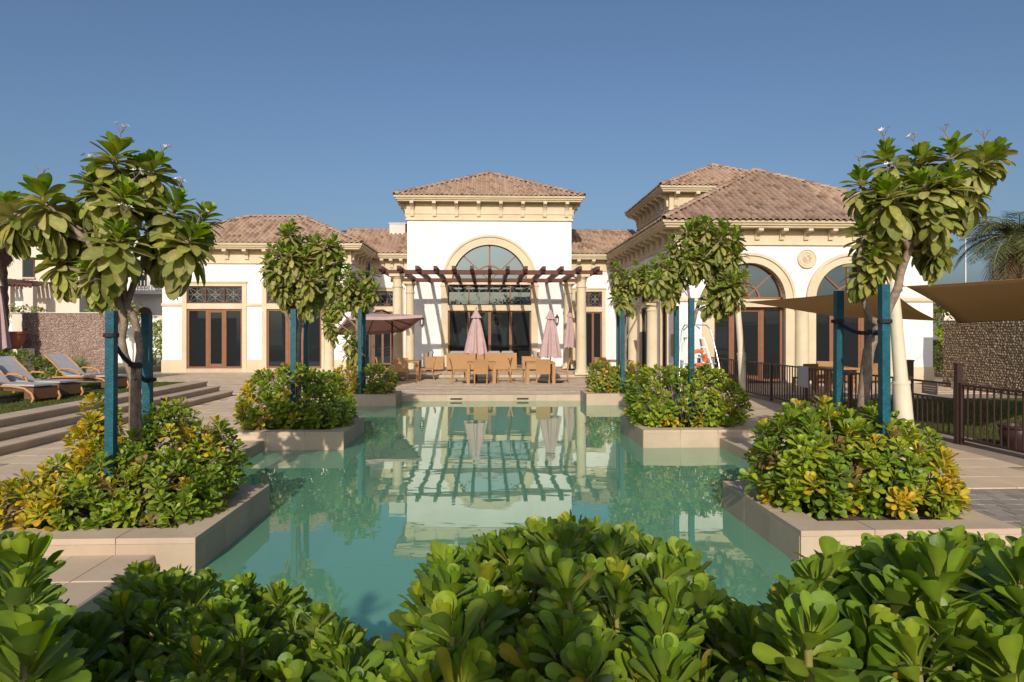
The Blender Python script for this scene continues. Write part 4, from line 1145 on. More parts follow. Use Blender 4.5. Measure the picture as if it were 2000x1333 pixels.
MB().tube([tuple(eB+Vector((.08,0,0))),tuple(cA[1])],.008,6).tube([tuple(cA[2]),tuple(cA[2]+Vector((1.6,1.2,-.0)))],.008,6).tube([tuple(eA),tuple(cA[0])],.008,6).build('cable', M['steel'], tA)
tB, cB = sail([eB+Vector((.25,.1,.02)), (9.2,7.6,2.75), (14.8,12.5,2.3), spot(1870,632,16.0)], 'brown shade sail reaching from the near pole out to the right', .05, .08)
MB().tube([tuple(eB+Vector((.05,0,0))),tuple(cB[0])],.008,6).tube([tuple(cB[3]),(15.6,22.0,2.1)],.008,6).build('cable', M['steel'], tB)
t = thing('sail_post','cream post carrying the right-hand shade sail','pole',(14.9,12.5,0)); MB().tube([(14.95,12.5,-.02),(14.85,12.5,2.55)],[.1,.08],16).build('shaft', M['cream_steel'], t, smooth=50); MB().lathe([(.16,-.01),(.16,.03),(.11,.04)],(14.95,12.5,0),20).build('base_plate', M['cream_steel'], t)

# ------------------------------------------------------------------ fence
def fx(y): return 7.62 + (20.0-y)*0.034
t = thing('metal_fence','dark brown steel picket fence along the right side of the pool','fence',(7.7,15,0))
def run(y0, y1, step=.138, posts=True, h=1.0):
    for z in (h-.02,.09): MB().bar((fx(y0),y0,z),(fx(y1),y1,z),.04,.035).build('rail', M['fence'], t)
    n = int(abs(y1-y0)/step)
    for i in range(1,n):
        y = y0+(y1-y0)*i/n
        MB().box(fx(y)-.011,fx(y)+.011,y-.011,y+.011,.09,h-.02).build('picket', M['fence'], t)
    if posts:
        k = max(1,round(abs(y1-y0)/1.9))
        for i in range(k+1):
            y = y0+(y1-y0)*i/k; MB().box(fx(y)-.028,fx(y)+.028,y-.028,y+.028,-.01,h+.02).build('post', M['fence'], t)
run(23.8,12.5); run(11.1,8.3)
for y in (12.42,11.18): MB().box(fx(y)-.045,fx(y)+.045,y-.045,y+.045,-.01,1.32).box(fx(y)-.055,fx(y)+.055,y-.055,y+.055,1.32,1.345).build('gate_post', M['fence'], t)
t = thing('fence_gate','dark brown steel gate in the fence with a small notice plate','gate',(fx(11.8),11.8,0))
for z in (.98,.72,.12): MB().bar((fx(12.34),12.34,z),(fx(11.27),11.27,z),.035,.035).build('rail', M['fence'], t)
for i in range(9):
    y = 12.34-(1.07)*i/8; MB().box(fx(y)-.011,fx(y)+.011,y-.011,y+.011,.12,.72 if 0 < i < 8 else .98).build('picket', M['fence'], t)
MB().box(fx(11.25)-.03,fx(11.25)+.03,11.23,11.31,.9,1.05,.008).build('latch', M['steel'], t)
o = MB().box(fx(11.85)-.035,fx(11.85)-.025,11.62,12.05,.76,.97).build('notice_plate', mat('faded_brown_plate',(0.22,0.165,0.15),.6), None); tag(o,'faded brown notice plate on the fence gate','sign')
MB().box(fx(11.85)-.0375,fx(11.85)-.0365,11.66,12.01,.9,.915).box(fx(11.85)-.0375,fx(11.85)-.0365,11.66,12.01,.86,.872).box(fx(11.85)-.0375,fx(11.85)-.0365,11.7,11.97,.82,.832).build('faint_lines', M['villa'], o)
o = MB().box(fx(16.35)-.04,fx(16.35)-.028,16.08,16.62,.51,1.02,.003).build('white_board', M['grey_panel'], None); tag(o,'blank pale grey board hung on the fence behind the shrub','sign')
# fence and pot beyond
t = thing('metal_fence','short dark picket fence between the clubhouse and the rubble wall','fence',(17.4,26.7,0))
for z in (1.02,.1): MB().box(16.2,19.2,26.68,26.72,z-.02,z+.02).build('rail', M['fence'], t)
for i in range(24): MB().box(16.22+i*.128,16.245+i*.128,26.69,26.712,.12,1.0).build('picket', M['fence'], t)
p = spot(1986,885,10.6)
t = thing('planter_pot','dark round clay pot on the ground behind the fence','pot',(8.5,10.6,0)); MB().lathe([(.16,0),(.24,.12),(.27,.26),(.25,.32),(.28,.34),(.28,.38),(.22,.38),(.21,.3)],(8.5,10.6,0),24).build('body', M['fence'], t, smooth=40); MB().lathe([(.215,.30),(.1,.33),(.001,.33)],(8.5,10.6,0),20).build('soil', M['soil'], t)

# ------------------------------------------------------------------ foliage
def leaf_template(prof, bend, fold, cols=3):
    """leaf of unit length along +y, upper side +z; prof = (place along the leaf, half width as share of the length)"""
    vs = []; q = []; n = len(prof)
    for t, w in prof:
        z = -bend*t*t; y = t*(1-.35*bend*abs(bend)*t)
        for x in (-1,0,1): vs.append((x*w, y, z + fold*w*abs(x)))
    for j in range(n-1):
        for i in range(2): q.append((j*3+i,j*3+i+1,(j+1)*3+i+1,(j+1)*3+i))
    return np.array(vs), np.array(q)
OBO = [(0,.03),(.2,.06),(.4,.12),(.58,.185),(.74,.225),(.87,.215),(.96,.14),(1,.035)]      # broad rounded tip
LANC = [(0,.03),(.15,.08),(.35,.155),(.55,.195),(.72,.20),(.87,.155),(.96,.08),(1,.015)]     # long paddle
LOWO = [(0,.05),(.35,.13),(.7,.26),(.92,.2),(1,.05)]; LOWL = [(0,.03),(.3,.14),(.65,.2),(.9,.13),(1,.02)]
SHRUB = [leaf_template(OBO,b,f) for b,f in ((.05,.25),(.16,.2),(-.12,.35),(.28,.15))]
SHRUB_LO = [leaf_template(LOWO,b,f) for b,f in ((.05,.25),(.22,.2),(-.10,.3))]
FRANG = [leaf_template(LANC,b,f) for b,f in ((.1,.3),(.28,.25),(.45,.2),(.6,.2))]
FRANG_LO = [leaf_template(LOWL,b,f) for b,f in ((.1,.3),(.3,.25),(.55,.2))]

GREEN = [(0.138,0.232,0.022),(0.175,0.281,0.024),(0.225,0.329,0.029),(0.112,0.189,0.022),(0.263,0.354,0.031)]
LIME = [(0.308,0.369,0.031),(0.363,0.402,0.033),(0.264,0.336,0.029)]
YELL = [(0.50,0.40,0.028),(0.58,0.42,0.03),(0.40,0.37,0.035),(0.62,0.38,0.03)]
DRY = [(0.22,0.14,0.07),(0.16,0.10,0.05),(0.28,0.18,0.09)]
OLIVE = [(0.195,0.224,0.047),(0.247,0.269,0.061),(0.299,0.301,0.101),(0.156,0.192,0.041),(0.338,0.326,0.128),(0.351,0.333,0.081),(0.390,0.346,0.135)]
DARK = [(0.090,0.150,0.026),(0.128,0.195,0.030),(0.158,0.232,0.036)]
SHADE3 = np.array([.90,1.16,.90])      # paler midrib

def pick(c): 
    c = random.choice(c); k = random.uniform(.85,1.15); return (c[0]*k, c[1]*k*random.uniform(.95,1.05), c[2]*k)

def leaf_tint(c, nv):
    k = nv//3; a = np.tile(SHADE3, k)[:,None]*np.array(c)[None,:]
    y = np.repeat(np.linspace(1,0,k)**3,3)[:,None]           # yellower towards the stalk
    return a*(1-.5*y)+np.array((0.34,0.33,0.06))*.5*y

class Plant:
    """gathers leaves; the largest seen become parts of their own, the rest one joined part"""
    def __init__(s, temps): s.t = temps; s.L = []
    def leaf(s, base, d, nrm, length, width, col, ti=None):
        x = d.cross(nrm).normalized(); 
        m = np.array([[x.x*length*width, d.x*length, nrm.x*length, base.x],[x.y*length*width, d.y*length, nrm.y*length, base.y],[x.z*length*width, d.z*length, nrm.z*length, base.z]])
        s.L.append((m, col, random.randrange(len(s.t)) if ti is None else ti))
    def rosette(s, p, axis, n, ln, th0, th1, stem, pal, wid=1.0, tops=None, droop=None, hang=0.0):
        axis = axis.normalized()
        a = Vector((0,0,1)) if abs(axis.z) < .95 else Vector((1,0,0))
        u = axis.cross(a).normalized(); v = axis.cross(u); ph = random.uniform(0,6.28)
        for i in range(n):
            f = (i+.5)/n; th = R(th0+(th1-th0)*f**.85+random.uniform(-9,9)); phi = ph+i*2.39996+random.uniform(-.2,.2)
            r = u*math.cos(phi)+v*math.sin(phi)
            d = axis*math.cos(th)+r*math.sin(th)
            if hang: d = (d - Vector((0,0,hang*f*f))).normalized()
            nm = axis*math.sin(th)-r*math.cos(th); nm = (nm - d*nm.dot(d)).normalized()
            nm = (nm + (d.cross(nm))*random.uniform(-.35,.35)).normalized()
            l = ln*(.55+.5*min(1,f*2.2))*random.uniform(.85,1.15)
            base = p - axis*stem*f
            c = pick(tops) if (tops and f < .3) else pick(pal)
            ti = None
            if droop: ti = min(len(s.t)-1, int(f*len(s.t)*.999)) if random.random() < .75 else None
            s.leaf(base + d*.012, d, nm, l, wid*random.uniform(.85,1.15), c, ti)
    def emit(s, parent, mat_, single=0, name='leaf', mass='foliage', box=(-20,2020,-20,1350)):
        order = []
        for i, (m, c, ti) in enumerate(s.L):
            pr = project(m[:,3]+m[:,1]*.5); k = 0
            if pr and box[0] < pr[0] < box[1] and box[2] < pr[1] < box[3]: k = np.linalg.norm(m[:,1])/pr[2]
            order.append((k,i))
        order.sort(reverse=True)
        chosen = set(i for k,i in order[:single] if k > 0)
        cache = {}
        PV_ = world_of(parent).inverted()
        for i in chosen:
            m, c, ti = s.L[i]; key = (ti, tuple(round(q*14) for q in c))
            if key not in cache:
                me = np_mesh(name, s.t[ti][0], s.t[ti][1], leaf_tint(c,len(s.t[ti][0]))); me.materials.append(mat_); cache[key] = me
            o = bpy.data.objects.new(name, cache[key]); COL.objects.link(o); o.parent = parent
            o.matrix_parent_inverse = PV_
            o.matrix_basis = Matrix([list(r_) for r_ in m] + [[0,0,0,1]])
        V = []; Q_ = []; T_ = []; b = 0
        for i, (m, c, ti) in enumerate(s.L):
            if i in chosen: continue
            tv, tq = s.t[ti]; V.append(tv @ m[:,:3].T + m[:,3]); Q_.append(tq+b); b += len(tv); T_.append(leaf_tint(c,len(tv)))
        if V:
            me = np_mesh(mass, np.concatenate(V), np.concatenate(Q_), np.concatenate(T_)); 
            return link_mesh(mass, me, mat_, parent, 'stuff')

def lobes_shrub(name, label, lobes, rose_r, leaf_l, nleaf, temps, pal_fn, base, single=0, group=None, inner=.72, cat='shrub', stems=24, zmin=.12, dens=1.0, rough=.09):
    t = thing(name, label, cat, base, 0, group)
    P = Plant(temps)
    lobes = [(Vector(c), Vector(r)) for c, r in lobes]
    def inside(p, skip, k=.93):
        for j, (c, r) in enumerate(lobes):
            if j == skip: continue
            q = p-c
            if (q.x/r.x)**2+(q.y/r.y)**2+(q.z/r.z)**2 < k*k: return True
        return False
    tips = []
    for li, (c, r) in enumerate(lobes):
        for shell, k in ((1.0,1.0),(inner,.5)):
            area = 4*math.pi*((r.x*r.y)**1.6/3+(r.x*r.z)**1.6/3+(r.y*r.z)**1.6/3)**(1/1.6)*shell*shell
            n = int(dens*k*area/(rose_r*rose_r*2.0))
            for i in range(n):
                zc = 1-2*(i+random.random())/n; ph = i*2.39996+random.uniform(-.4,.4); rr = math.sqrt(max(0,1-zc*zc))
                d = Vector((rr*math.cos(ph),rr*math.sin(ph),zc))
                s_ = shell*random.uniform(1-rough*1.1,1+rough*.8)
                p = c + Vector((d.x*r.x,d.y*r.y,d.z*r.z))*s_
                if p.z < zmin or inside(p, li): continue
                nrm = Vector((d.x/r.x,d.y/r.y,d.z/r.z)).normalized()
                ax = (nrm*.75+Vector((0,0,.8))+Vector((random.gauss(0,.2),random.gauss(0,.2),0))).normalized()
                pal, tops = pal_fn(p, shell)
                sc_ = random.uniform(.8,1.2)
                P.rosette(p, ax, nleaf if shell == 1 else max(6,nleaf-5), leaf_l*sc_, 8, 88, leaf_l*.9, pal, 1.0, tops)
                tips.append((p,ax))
    sm = MB()
    for p, ax in random.sample(tips, min(stems*3,len(tips))):
        b = Vector((base[0]+(p.x-base[0])*.35+random.uniform(-.1,.1), base[1]+(p.y-base[1])*.35+random.uniform(-.1,.1), .08))
        mid = b.lerp(p,.55)+Vector((0,0,.06)); sm.tube([b,mid,p-ax*.02],[.014,.010,.006],5)
    sm.build('stems', M['bark'], t, smooth=True)
    P.emit(t, M['leaf'], single)
    return t

from mathutils import noise as mnoise
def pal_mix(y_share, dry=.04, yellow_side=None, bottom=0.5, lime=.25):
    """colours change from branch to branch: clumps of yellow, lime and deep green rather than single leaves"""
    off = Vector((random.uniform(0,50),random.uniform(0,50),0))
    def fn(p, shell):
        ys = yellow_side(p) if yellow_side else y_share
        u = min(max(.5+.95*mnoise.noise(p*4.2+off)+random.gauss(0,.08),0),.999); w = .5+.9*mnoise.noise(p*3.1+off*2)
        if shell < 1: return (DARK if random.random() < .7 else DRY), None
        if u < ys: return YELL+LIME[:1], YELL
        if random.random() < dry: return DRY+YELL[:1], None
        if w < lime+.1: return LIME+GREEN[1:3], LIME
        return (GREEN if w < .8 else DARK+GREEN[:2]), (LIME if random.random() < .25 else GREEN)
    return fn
SG = 'leafy shrubs in the stone planters'
# near left: ragged, yellow on its left side
def yl(p): return .82 if p.x < -3.8 else (.40 if p.x < -3.5 else .10)
lobes_shrub('shrub','ragged shrub in the near left planter, yellowing on its left side',
    [((-3.12,6.72,.34),(.42,.50,.36)),((-3.55,6.85,.42),(.42,.50,.42)),((-2.86,7.3,.52),(.24,.28,.40)),((-3.32,7.3,.62),(.26,.34,.50)),((-3.95,7.1,.55),(.20,.32,.62)),((-4.25,6.5,.26),(.34,.36,.27)),((-3.7,6.35,.24),(.42,.25,.24)),((-2.85,6.7,.28),(.26,.45,.28)),((-4.05,6.75,.30),(.30,.3,.34))],
    .095,.098,15,SHRUB,pal_mix(.1,.12,yl,lime=.22),(-3.45,6.85,.1),220,SG,zmin=.16,rough=.20)
# near right: big rounded
def yr(p): return .42 if (p.z < .45 and p.x > 3.4) or p.x > 4.35 else .16
lobes_shrub('shrub','large rounded green shrub with yellow patches in the near right planter',
    [((3.30,6.95,.55),(.54,.62,.50)),((3.85,6.85,.54),(.52,.62,.52)),((4.28,6.95,.48),(.42,.58,.44)),((3.22,6.75,.38),(.42,.50,.32)),((4.1,6.55,.34),(.55,.36,.32)),((3.6,7.3,.64),(.5,.42,.44)),((4.15,7.2,.6),(.3,.3,.36))],
    .115,.118,17,SHRUB,pal_mix(.1,.07,yr,lime=.42),(3.78,6.9,.1),220,SG,zmin=.16,rough=.15)
lobes_shrub('shrub','dense round shrub in the middle left planter, yellow along its left edge',
    [((-3.25,12.85,.55),(.68,.75,.56)),((-3.85,12.9,.58),(.66,.75,.58)),((-4.05,12.7,.42),(.48,.6,.40)),((-2.95,12.75,.42),(.48,.6,.40)),((-3.5,12.7,.72),(.6,.6,.52))],
    .125,.115,12,SHRUB_LO,pal_mix(.05,.04,lambda p: .6 if p.x < -4.15 else .04,lime=.14),(-3.5,12.9,.1),0,SG,zmin=.14)
lobes_shrub('shrub','dense bright green shrub in the middle right planter',
    [((3.4,12.8,.60),(.70,.75,.58)),((4.05,12.85,.60),(.66,.75,.58)),((4.35,12.7,.48),(.55,.6,.46)),((3.15,12.7,.48),(.5,.62,.44))],
    .125,.115,12,SHRUB_LO,pal_mix(.05,.04,lambda p: .3 if p.z < .4 else .03,lime=.42),(3.75,12.9,.1),0,SG,zmin=.14)
lobes_shrub('shrub','yellow and green low shrub in the far left planter',
    [((-3.75,19.3,.46),(.62,.5,.44)),((-3.05,19.3,.48),(.5,.5,.46)),((-4.2,19.3,.40),(.4,.4,.36))],
    .15,.13,10,SHRUB_LO,pal_mix(.1,.06,lambda p: .75 if p.x < -3.35 else .08,lime=.2),(-3.5,19.3,.1),0,SG,zmin=.14)
lobes_shrub('shrub','sparse twiggy yellow-green shrub in the far right planter',
    [((3.25,19.3,.52),(.42,.45,.48)),((3.75,19.3,.45),(.42,.45,.40)),((4.25,19.3,.50),(.34,.42,.44))],
    .15,.13,9,SHRUB_LO,pal_mix(.4,.18,None,lime=.3),(3.7,19.3,.1),0,SG,zmin=.14)

# ------------------------------------------------------------------ frangipani trees
def flower_spray(tree, p, ax):
    st = MB(); end = p+ax*.16; st.tube([p, end],[.008,.005],5); tips_ = []
    for k in range(4):
        a = k*1.9; d = (ax+Vector((math.cos(a)*.7,math.sin(a)*.7,.2))).normalized(); q = end+d*random.uniform(.06,.11); st.tube([end,q],[.004,.003],4); tips_.append((q,d))
    s = st.build('flower_stalk', M['bark'], tree)
    fl = MB()
    for q, d in tips_[:random.choice((1,2,3))]:
        u = d.orthogonal().normalized(); v = d.cross(u)
        for k in range(5):
            a = k*1.2566; r_ = u*math.cos(a)+v*math.sin(a); w_ = d.cross(r_)
            fl.add([q,q+r_*.018+w_*.009+d*.008,q+r_*.034+d*.012,q+r_*.018-w_*.009+d*.008],[(0,1,2,3)])
    fl.build('blossom', M['white_paint'], s)

def tree(label, base, skeleton, tips, leaf_l, nleaf, temps, pal, single=0, flowers=0, group='frangipani trees in the planters', rad=.05, hang=1.1, tops=None, th=(14,128)):
    """skeleton: list of (path points, start radius, end radius); tips: list of (point, index of limb it leaves, size)"""
    t = thing('frangipani_tree', label, 'tree', base, 0, group)
    tr = MB()
    for path, r0, r1 in skeleton:
        n = len(path); pts = []; 
        for i in range(n-1):
            for k in range(4):
                f = k/4; pts.append(Vector(path[i]).lerp(Vector(path[i+1]), f))
        pts.append(Vector(path[-1]))
        for i in range(1,len(pts)-1):
            pts[i] = pts[i]*.5+(pts[i-1]+pts[i+1])*.25+Vector((random.gauss(0,.006),random.gauss(0,.006),0))
        rr = [r0+(r1-r0)*i/(len(pts)-1) for i in range(len(pts))]
        tr.tube(pts, rr, 10)
    P = Plant(temps); bm_ = tr
    for i, (p, frm, s_) in enumerate(tips):
        p = Vector(p); f = Vector(frm); ax = ((p-f).normalized()*.5+Vector((random.gauss(0,.12),random.gauss(0,.12),.9))).normalized()
        mid = f.lerp(p,.55)+Vector((random.gauss(0,.03),random.gauss(0,.03),-.04))
        bm_.tube([f,mid,p-ax*.1*s_,p],[.028*s_**.5,.022,.02,.014],7)
        P.rosette(p, ax, nleaf, leaf_l*s_, th[0], th[1], .32*s_, pal, 1.0, tops, True, hang)
        if i < flowers: flower_spray(t, p, (ax+Vector((random.gauss(0,.3),random.gauss(0,.3),0))).normalized())
    tr.build('trunk', M['bark'], t, smooth=60)
    P.emit(t, M['tree_leaf'], single, 'leaf', 'crown')
    return t

def stake(px, y0_, px_x, ztop, label, x=None, w=.040, lean=0.0):
    X = px_x if x is None else x
    o = thing('tree_stake', label, 'stake', (X,y0_,.1), 0, 'teal tree stakes')
    m = MB(); m.obox((X+lean*.5*(ztop-.05),y0_,(ztop+.05)/2+.02),(w,w,(ztop-.05)/2),Matrix.Rotation(math.atan(lean),3,'Y')); m.build('post', M['post_blue'], o)
    MB().box(X+lean*(ztop-.05)-w*.9,X+lean*(ztop-.05)+w*.9,y0_-w*.9,y0_+w*.9,ztop-.012,ztop+.004).build('top', M['post_blue'], o)
    return o
def strap(a, b, label):
    a = Vector(a); b = Vector(b)
    o = thing('strap', label, 'strap', tuple(a), 0, 'dark rubber tree ties')
    pts = [a.lerp(b,k/10)-Vector((0,0,.05*math.sin(math.pi*k/10))) for k in range(11)]
    MB().tube(pts,.014,6).tube([p+Vector((0,-.012,-.022)) for p in pts],.010,6).build('cord', M['strap'], o)
    for q, s_ in ((a,.062),(b,.055)):
        MB().lathe([(s_,-.02),(s_+.006,-.015),(s_+.006,.015),(s_,.02)],tuple(q),14).build('loop', M['strap'], o)

# near left tree
S = lambda px,py,Y: spot(px,py,Y)
b0 = S(262,830,6.95); k1 = S(262,742,6.95); k2l = S(236,680,6.92); k2r = S(272,668,7.0); k3 = S(242,620,6.95); k4 = S(246,598,6.95)
hl = S(214,545,6.9); hr = S(268,540,7.0); hl2 = S(170,470,6.8); hr2 = S(300,470,7.1); hm = S(238,450,6.95)
tips = []
for px,py,Y,s_,frm in ((80,372,6.75,1.15,hl2),(228,292,6.95,1.15,hm),(300,318,7.15,1.0,hr2),(185,345,6.9,1.05,hm),(245,375,6.7,1.05,hm),(345,395,7.0,1.1,hr2),(232,452,6.6,1.15,hl),(378,452,6.95,1.2,hr2),(300,430,7.2,1.0,hr2),(98,500,6.85,.85,hl),(172,520,6.75,.8,hl),(150,420,7.1,1.0,hl2),(20,400,7.0,1.0,hl2),(215,400,7.2,1.1,hm),(330,460,7.3,1.0,hr2),(268,330,7.3,1.0,hr2),(402,415,7.2,.9,hr2)):
    tips.append((S(px,py,Y), frm, s_))
tree('frangipani tree with many trunks in the near left planter', (b0.x,6.95,.1),
    [([(b0.x,6.95,.05),k1],.050,.046),([(b0.x+.05,7.0,.05),S(270,742,6.98),k2r],.036,.034),([k1,k2l,k3],.040,.034),([k2r,S(264,620,6.98),k4],.036,.034),([k3,hl,hl2],.036,.024),([k4,hr,hr2],.036,.024),([k4,S(240,520,6.95),hm],.032,.022),([k3,S(226,560,6.85),S(208,480,6.8)],.028,.02)],
    tips, .245, 74, FRANG, OLIVE, 240, 9, tops=GREEN[:3]+LIME[:1])
stake(0,6.55,S(216,615,6.55).x,S(216,612,6.55).z,'left teal stake tied to the near left tree',lean=.005)
stake(0,7.35,S(291,615,7.35).x,S(291,616,7.35).z,'right teal stake tied to the near left tree',lean=-.012)
strap(S(217,655,6.55),S(262,712,6.95),'dark tie from the left stake to the near left tree'); strap(S(292,742,7.35),S(266,715,6.97),'dark tie from the right stake to the near left tree')
# near right tree
b0 = S(1674,800,7.0); k1 = S(1690,700,7.0); k2 = S(1716,635,7.0); k3 = S(1745,585,7.0); k4 = S(1775,490,7.0); k5 = S(1812,410,7.0); br = S(1684,560,6.9); br2 = S(1676,510,6.85)
tips = []
for px,py,Y,s_,frm in ((1730,296,6.9,1.05,k5),(1800,300,7.1,1.0,k5),(1860,285,6.9,1.15,k5),(1925,300,7.0,1.05,k5),(1680,345,6.95,.95,k4),(1730,365,6.7,1.15,k4),(1800,350,6.7,1.05,k5),(1860,345,6.75,1.15,k5),(1835,400,6.7,1.0,k5),(1900,360,7.2,1.0,k5),(1690,440,6.95,.95,br2),(1735,430,7.2,1.0,k4),(1720,470,6.85,1.0,br2),(1705,505,6.8,.85,br2),(1820,440,7.2,1.0,k4),(1835,475,7.1,.8,k4),(1770,330,7.3,1.1,k5),(1790,410,7.3,1.0,k4),(1950,290,7.1,.8,k5)):
    tips.append((S(px,py,Y), frm, s_))
tree('leaning frangipani tree in the near right planter', (b0.x,7.0,.1),
    [([(b0.x,7.0,.05),k1,k2,k3,k4,k5],.066,.03),([k2,S(1695,620,6.95),br,br2],.042,.022),([k4,S(1755,440,6.95),S(1740,400,6.9)],.03,.02),([k5,S(1880,355,7.0),S(1945,330,7.05)],.026,.014),([S(1790,455,7.0),S(1815,430,7.0),S(1850,380,7.0)],.03,.018)],
    tips, .23, 68, FRANG, OLIVE, 240, 6, tops=GREEN[:3]+LIME[:1])
stake(0,7.5,S(1636,575,7.5).x,S(1636,572,7.5).z,'left teal stake tied to the near right tree',lean=.006)
stake(0,6.6,S(1728,560,6.6).x,S(1728,560,6.6).z,'right teal stake tied to the near right tree',lean=-.004)
strap(S(1636,628,7.5),S(1705,648,7.0),'dark tie from the left stake to the near right tree'); strap(S(1728,628,6.6),S(1706,648,6.98),'dark tie from the right stake to the near right tree')

def crown_tips(px0,px1,py0,py1,Y,n,frm,dy=.7,s=1.0,shape=None):
    out = []; tries = 0
    while len(out) < n and tries < 4000:
        tries += 1; a, b = random.uniform(-1,1), random.uniform(-1,1)
        if a*a+b*b > 1: continue
        px = (px0+px1)/2+a*(px1-px0)/2*.86; py = (py0+py1)/2+b*(py1-py0)/2*.8-6; y = Y+random.uniform(-dy,dy)*math.sqrt(max(.1,1-a*a-b*b))
        p = S(px,py,y)
        if all((p-q[0]).length > .14 for q in out): out.append((p, random.choice(frm), s*random.uniform(.85,1.15)))
    return out
# middle left
f0 = S(583,668,12.95)
tree('round-headed frangipani tree in the middle left planter', (f0.x,12.9,.1),
    [([(f0.x,12.95,.05),S(583,700,12.95),S(583,668,12.95)],.05,.044),([f0,S(566,628,12.9),S(545,575,12.8)],.036,.022),([f0,S(590,620,12.95),S(597,560,13.0)],.038,.024),([S(590,640,12.95),S(572,590,13.05),S(560,540,13.1)],.026,.018)],
    crown_tips(502,678,425,600,12.95,54,[S(545,575,12.8),S(597,560,13.0),S(560,540,13.1)]), .22, 40, FRANG_LO, OLIVE, 0, 3, hang=1.1, tops=GREEN)
stake(0,12.6,S(574,605,12.6).x,S(574,606,12.6).z,'front teal stake of the middle left tree',w=.048); stake(0,13.3,S(598,620,13.3).x,S(598,620,13.3).z,'rear teal stake of the middle left tree',w=.045)
# middle right
f0 = S(1352,640,12.95)
tree('frangipani tree in the middle right planter, its crown spread to the left', (f0.x,12.9,.1),
    [([(f0.x+.02,12.95,.05),S(1350,700,12.95),f0],.052,.046),([f0,S(1352,600,12.9),S(1336,540,12.85)],.034,.02),([f0,S(1365,590,12.95),S(1385,550,13.0)],.04,.024),([S(1345,560,12.88),S(1325,535,12.9),S(1300,532,12.9)],.022,.014)],
    crown_tips(1296,1462,425,535,12.95,40,[S(1336,540,12.85),S(1385,550,13.0)])+crown_tips(1370,1470,500,610,12.9,14,[S(1385,550,13.0)],.5)+crown_tips(1262,1345,500,572,12.85,9,[S(1300,532,12.9)],.4), .22, 40, FRANG_LO, OLIVE, 0, 2, hang=1.1, tops=GREEN)
stake(0,12.6,S(1350,585,12.6).x,S(1350,585,12.6).z,'front teal stake of the middle right tree',w=.048); stake(0,13.4,S(1321,600,13.4).x,S(1321,600,13.4).z,'rear teal stake of the middle right tree',w=.045)
# far left
f0 = S(697,640,19.3)
tree('slender frangipani tree in the far left planter', (f0.x,19.3,.1),
    [([(f0.x,19.3,.05),S(697,700,19.3),f0],.05,.042),([f0,S(668,612,19.2),S(650,585,19.1)],.03,.018),([f0,S(698,600,19.3),S(697,570,19.3)],.036,.022),([S(697,660,19.3),S(672,640,19.2),S(645,622,19.1)],.024,.014)],
    crown_tips(645,752,520,600,19.3,26,[S(697,570,19.3),S(650,585,19.1)])+crown_tips(616,680,572,625,19.2,10,[S(650,585,19.1)],.5)+crown_tips(632,668,620,655,19.1,4,[S(645,622,19.1)],.3)+crown_tips(668,700,650,705,19.1,4,[S(697,690,19.2)],.3), .24, 32, FRANG_LO, OLIVE, 0, 0, hang=1.1, tops=GREEN)
stake(0,18.95,S(703,607,18.95).x,S(703,607,18.95).z,'left teal stake of the far left tree',w=.05); stake(0,19.5,S(711,612,19.5).x,S(711,612,19.5).z,'right teal stake of the far left tree',w=.045)
# far right
f0 = S(1222,650,19.3)
tree('low frangipani tree in the far right planter', (f0.x,19.3,.1),
    [([(f0.x,19.3,.05),S(1222,700,19.3),f0],.048,.04),([f0,S(1224,620,19.3),S(1226,580,19.3)],.034,.022),([S(1222,665,19.3),S(1245,620,19.3),S(1262,585,19.3)],.028,.016)],
    crown_tips(1184,1268,510,572,19.3,18,[S(1226,580,19.3)],.6)+crown_tips(1235,1318,508,560,19.3,14,[S(1262,585,19.3)],.6)+crown_tips(1188,1228,560,606,19.2,6,[S(1226,580,19.3)],.3), .24, 32, FRANG_LO, OLIVE, 0, 0, hang=1.1, tops=GREEN)
stake(0,18.95,S(1216,608,18.95).x,S(1216,608,18.95).z,'front teal stake of the far right tree',w=.05); stake(0,19.6,S(1207,612,19.6).x,S(1207,612,19.6).z,'rear teal stake of the far right tree',w=.045)

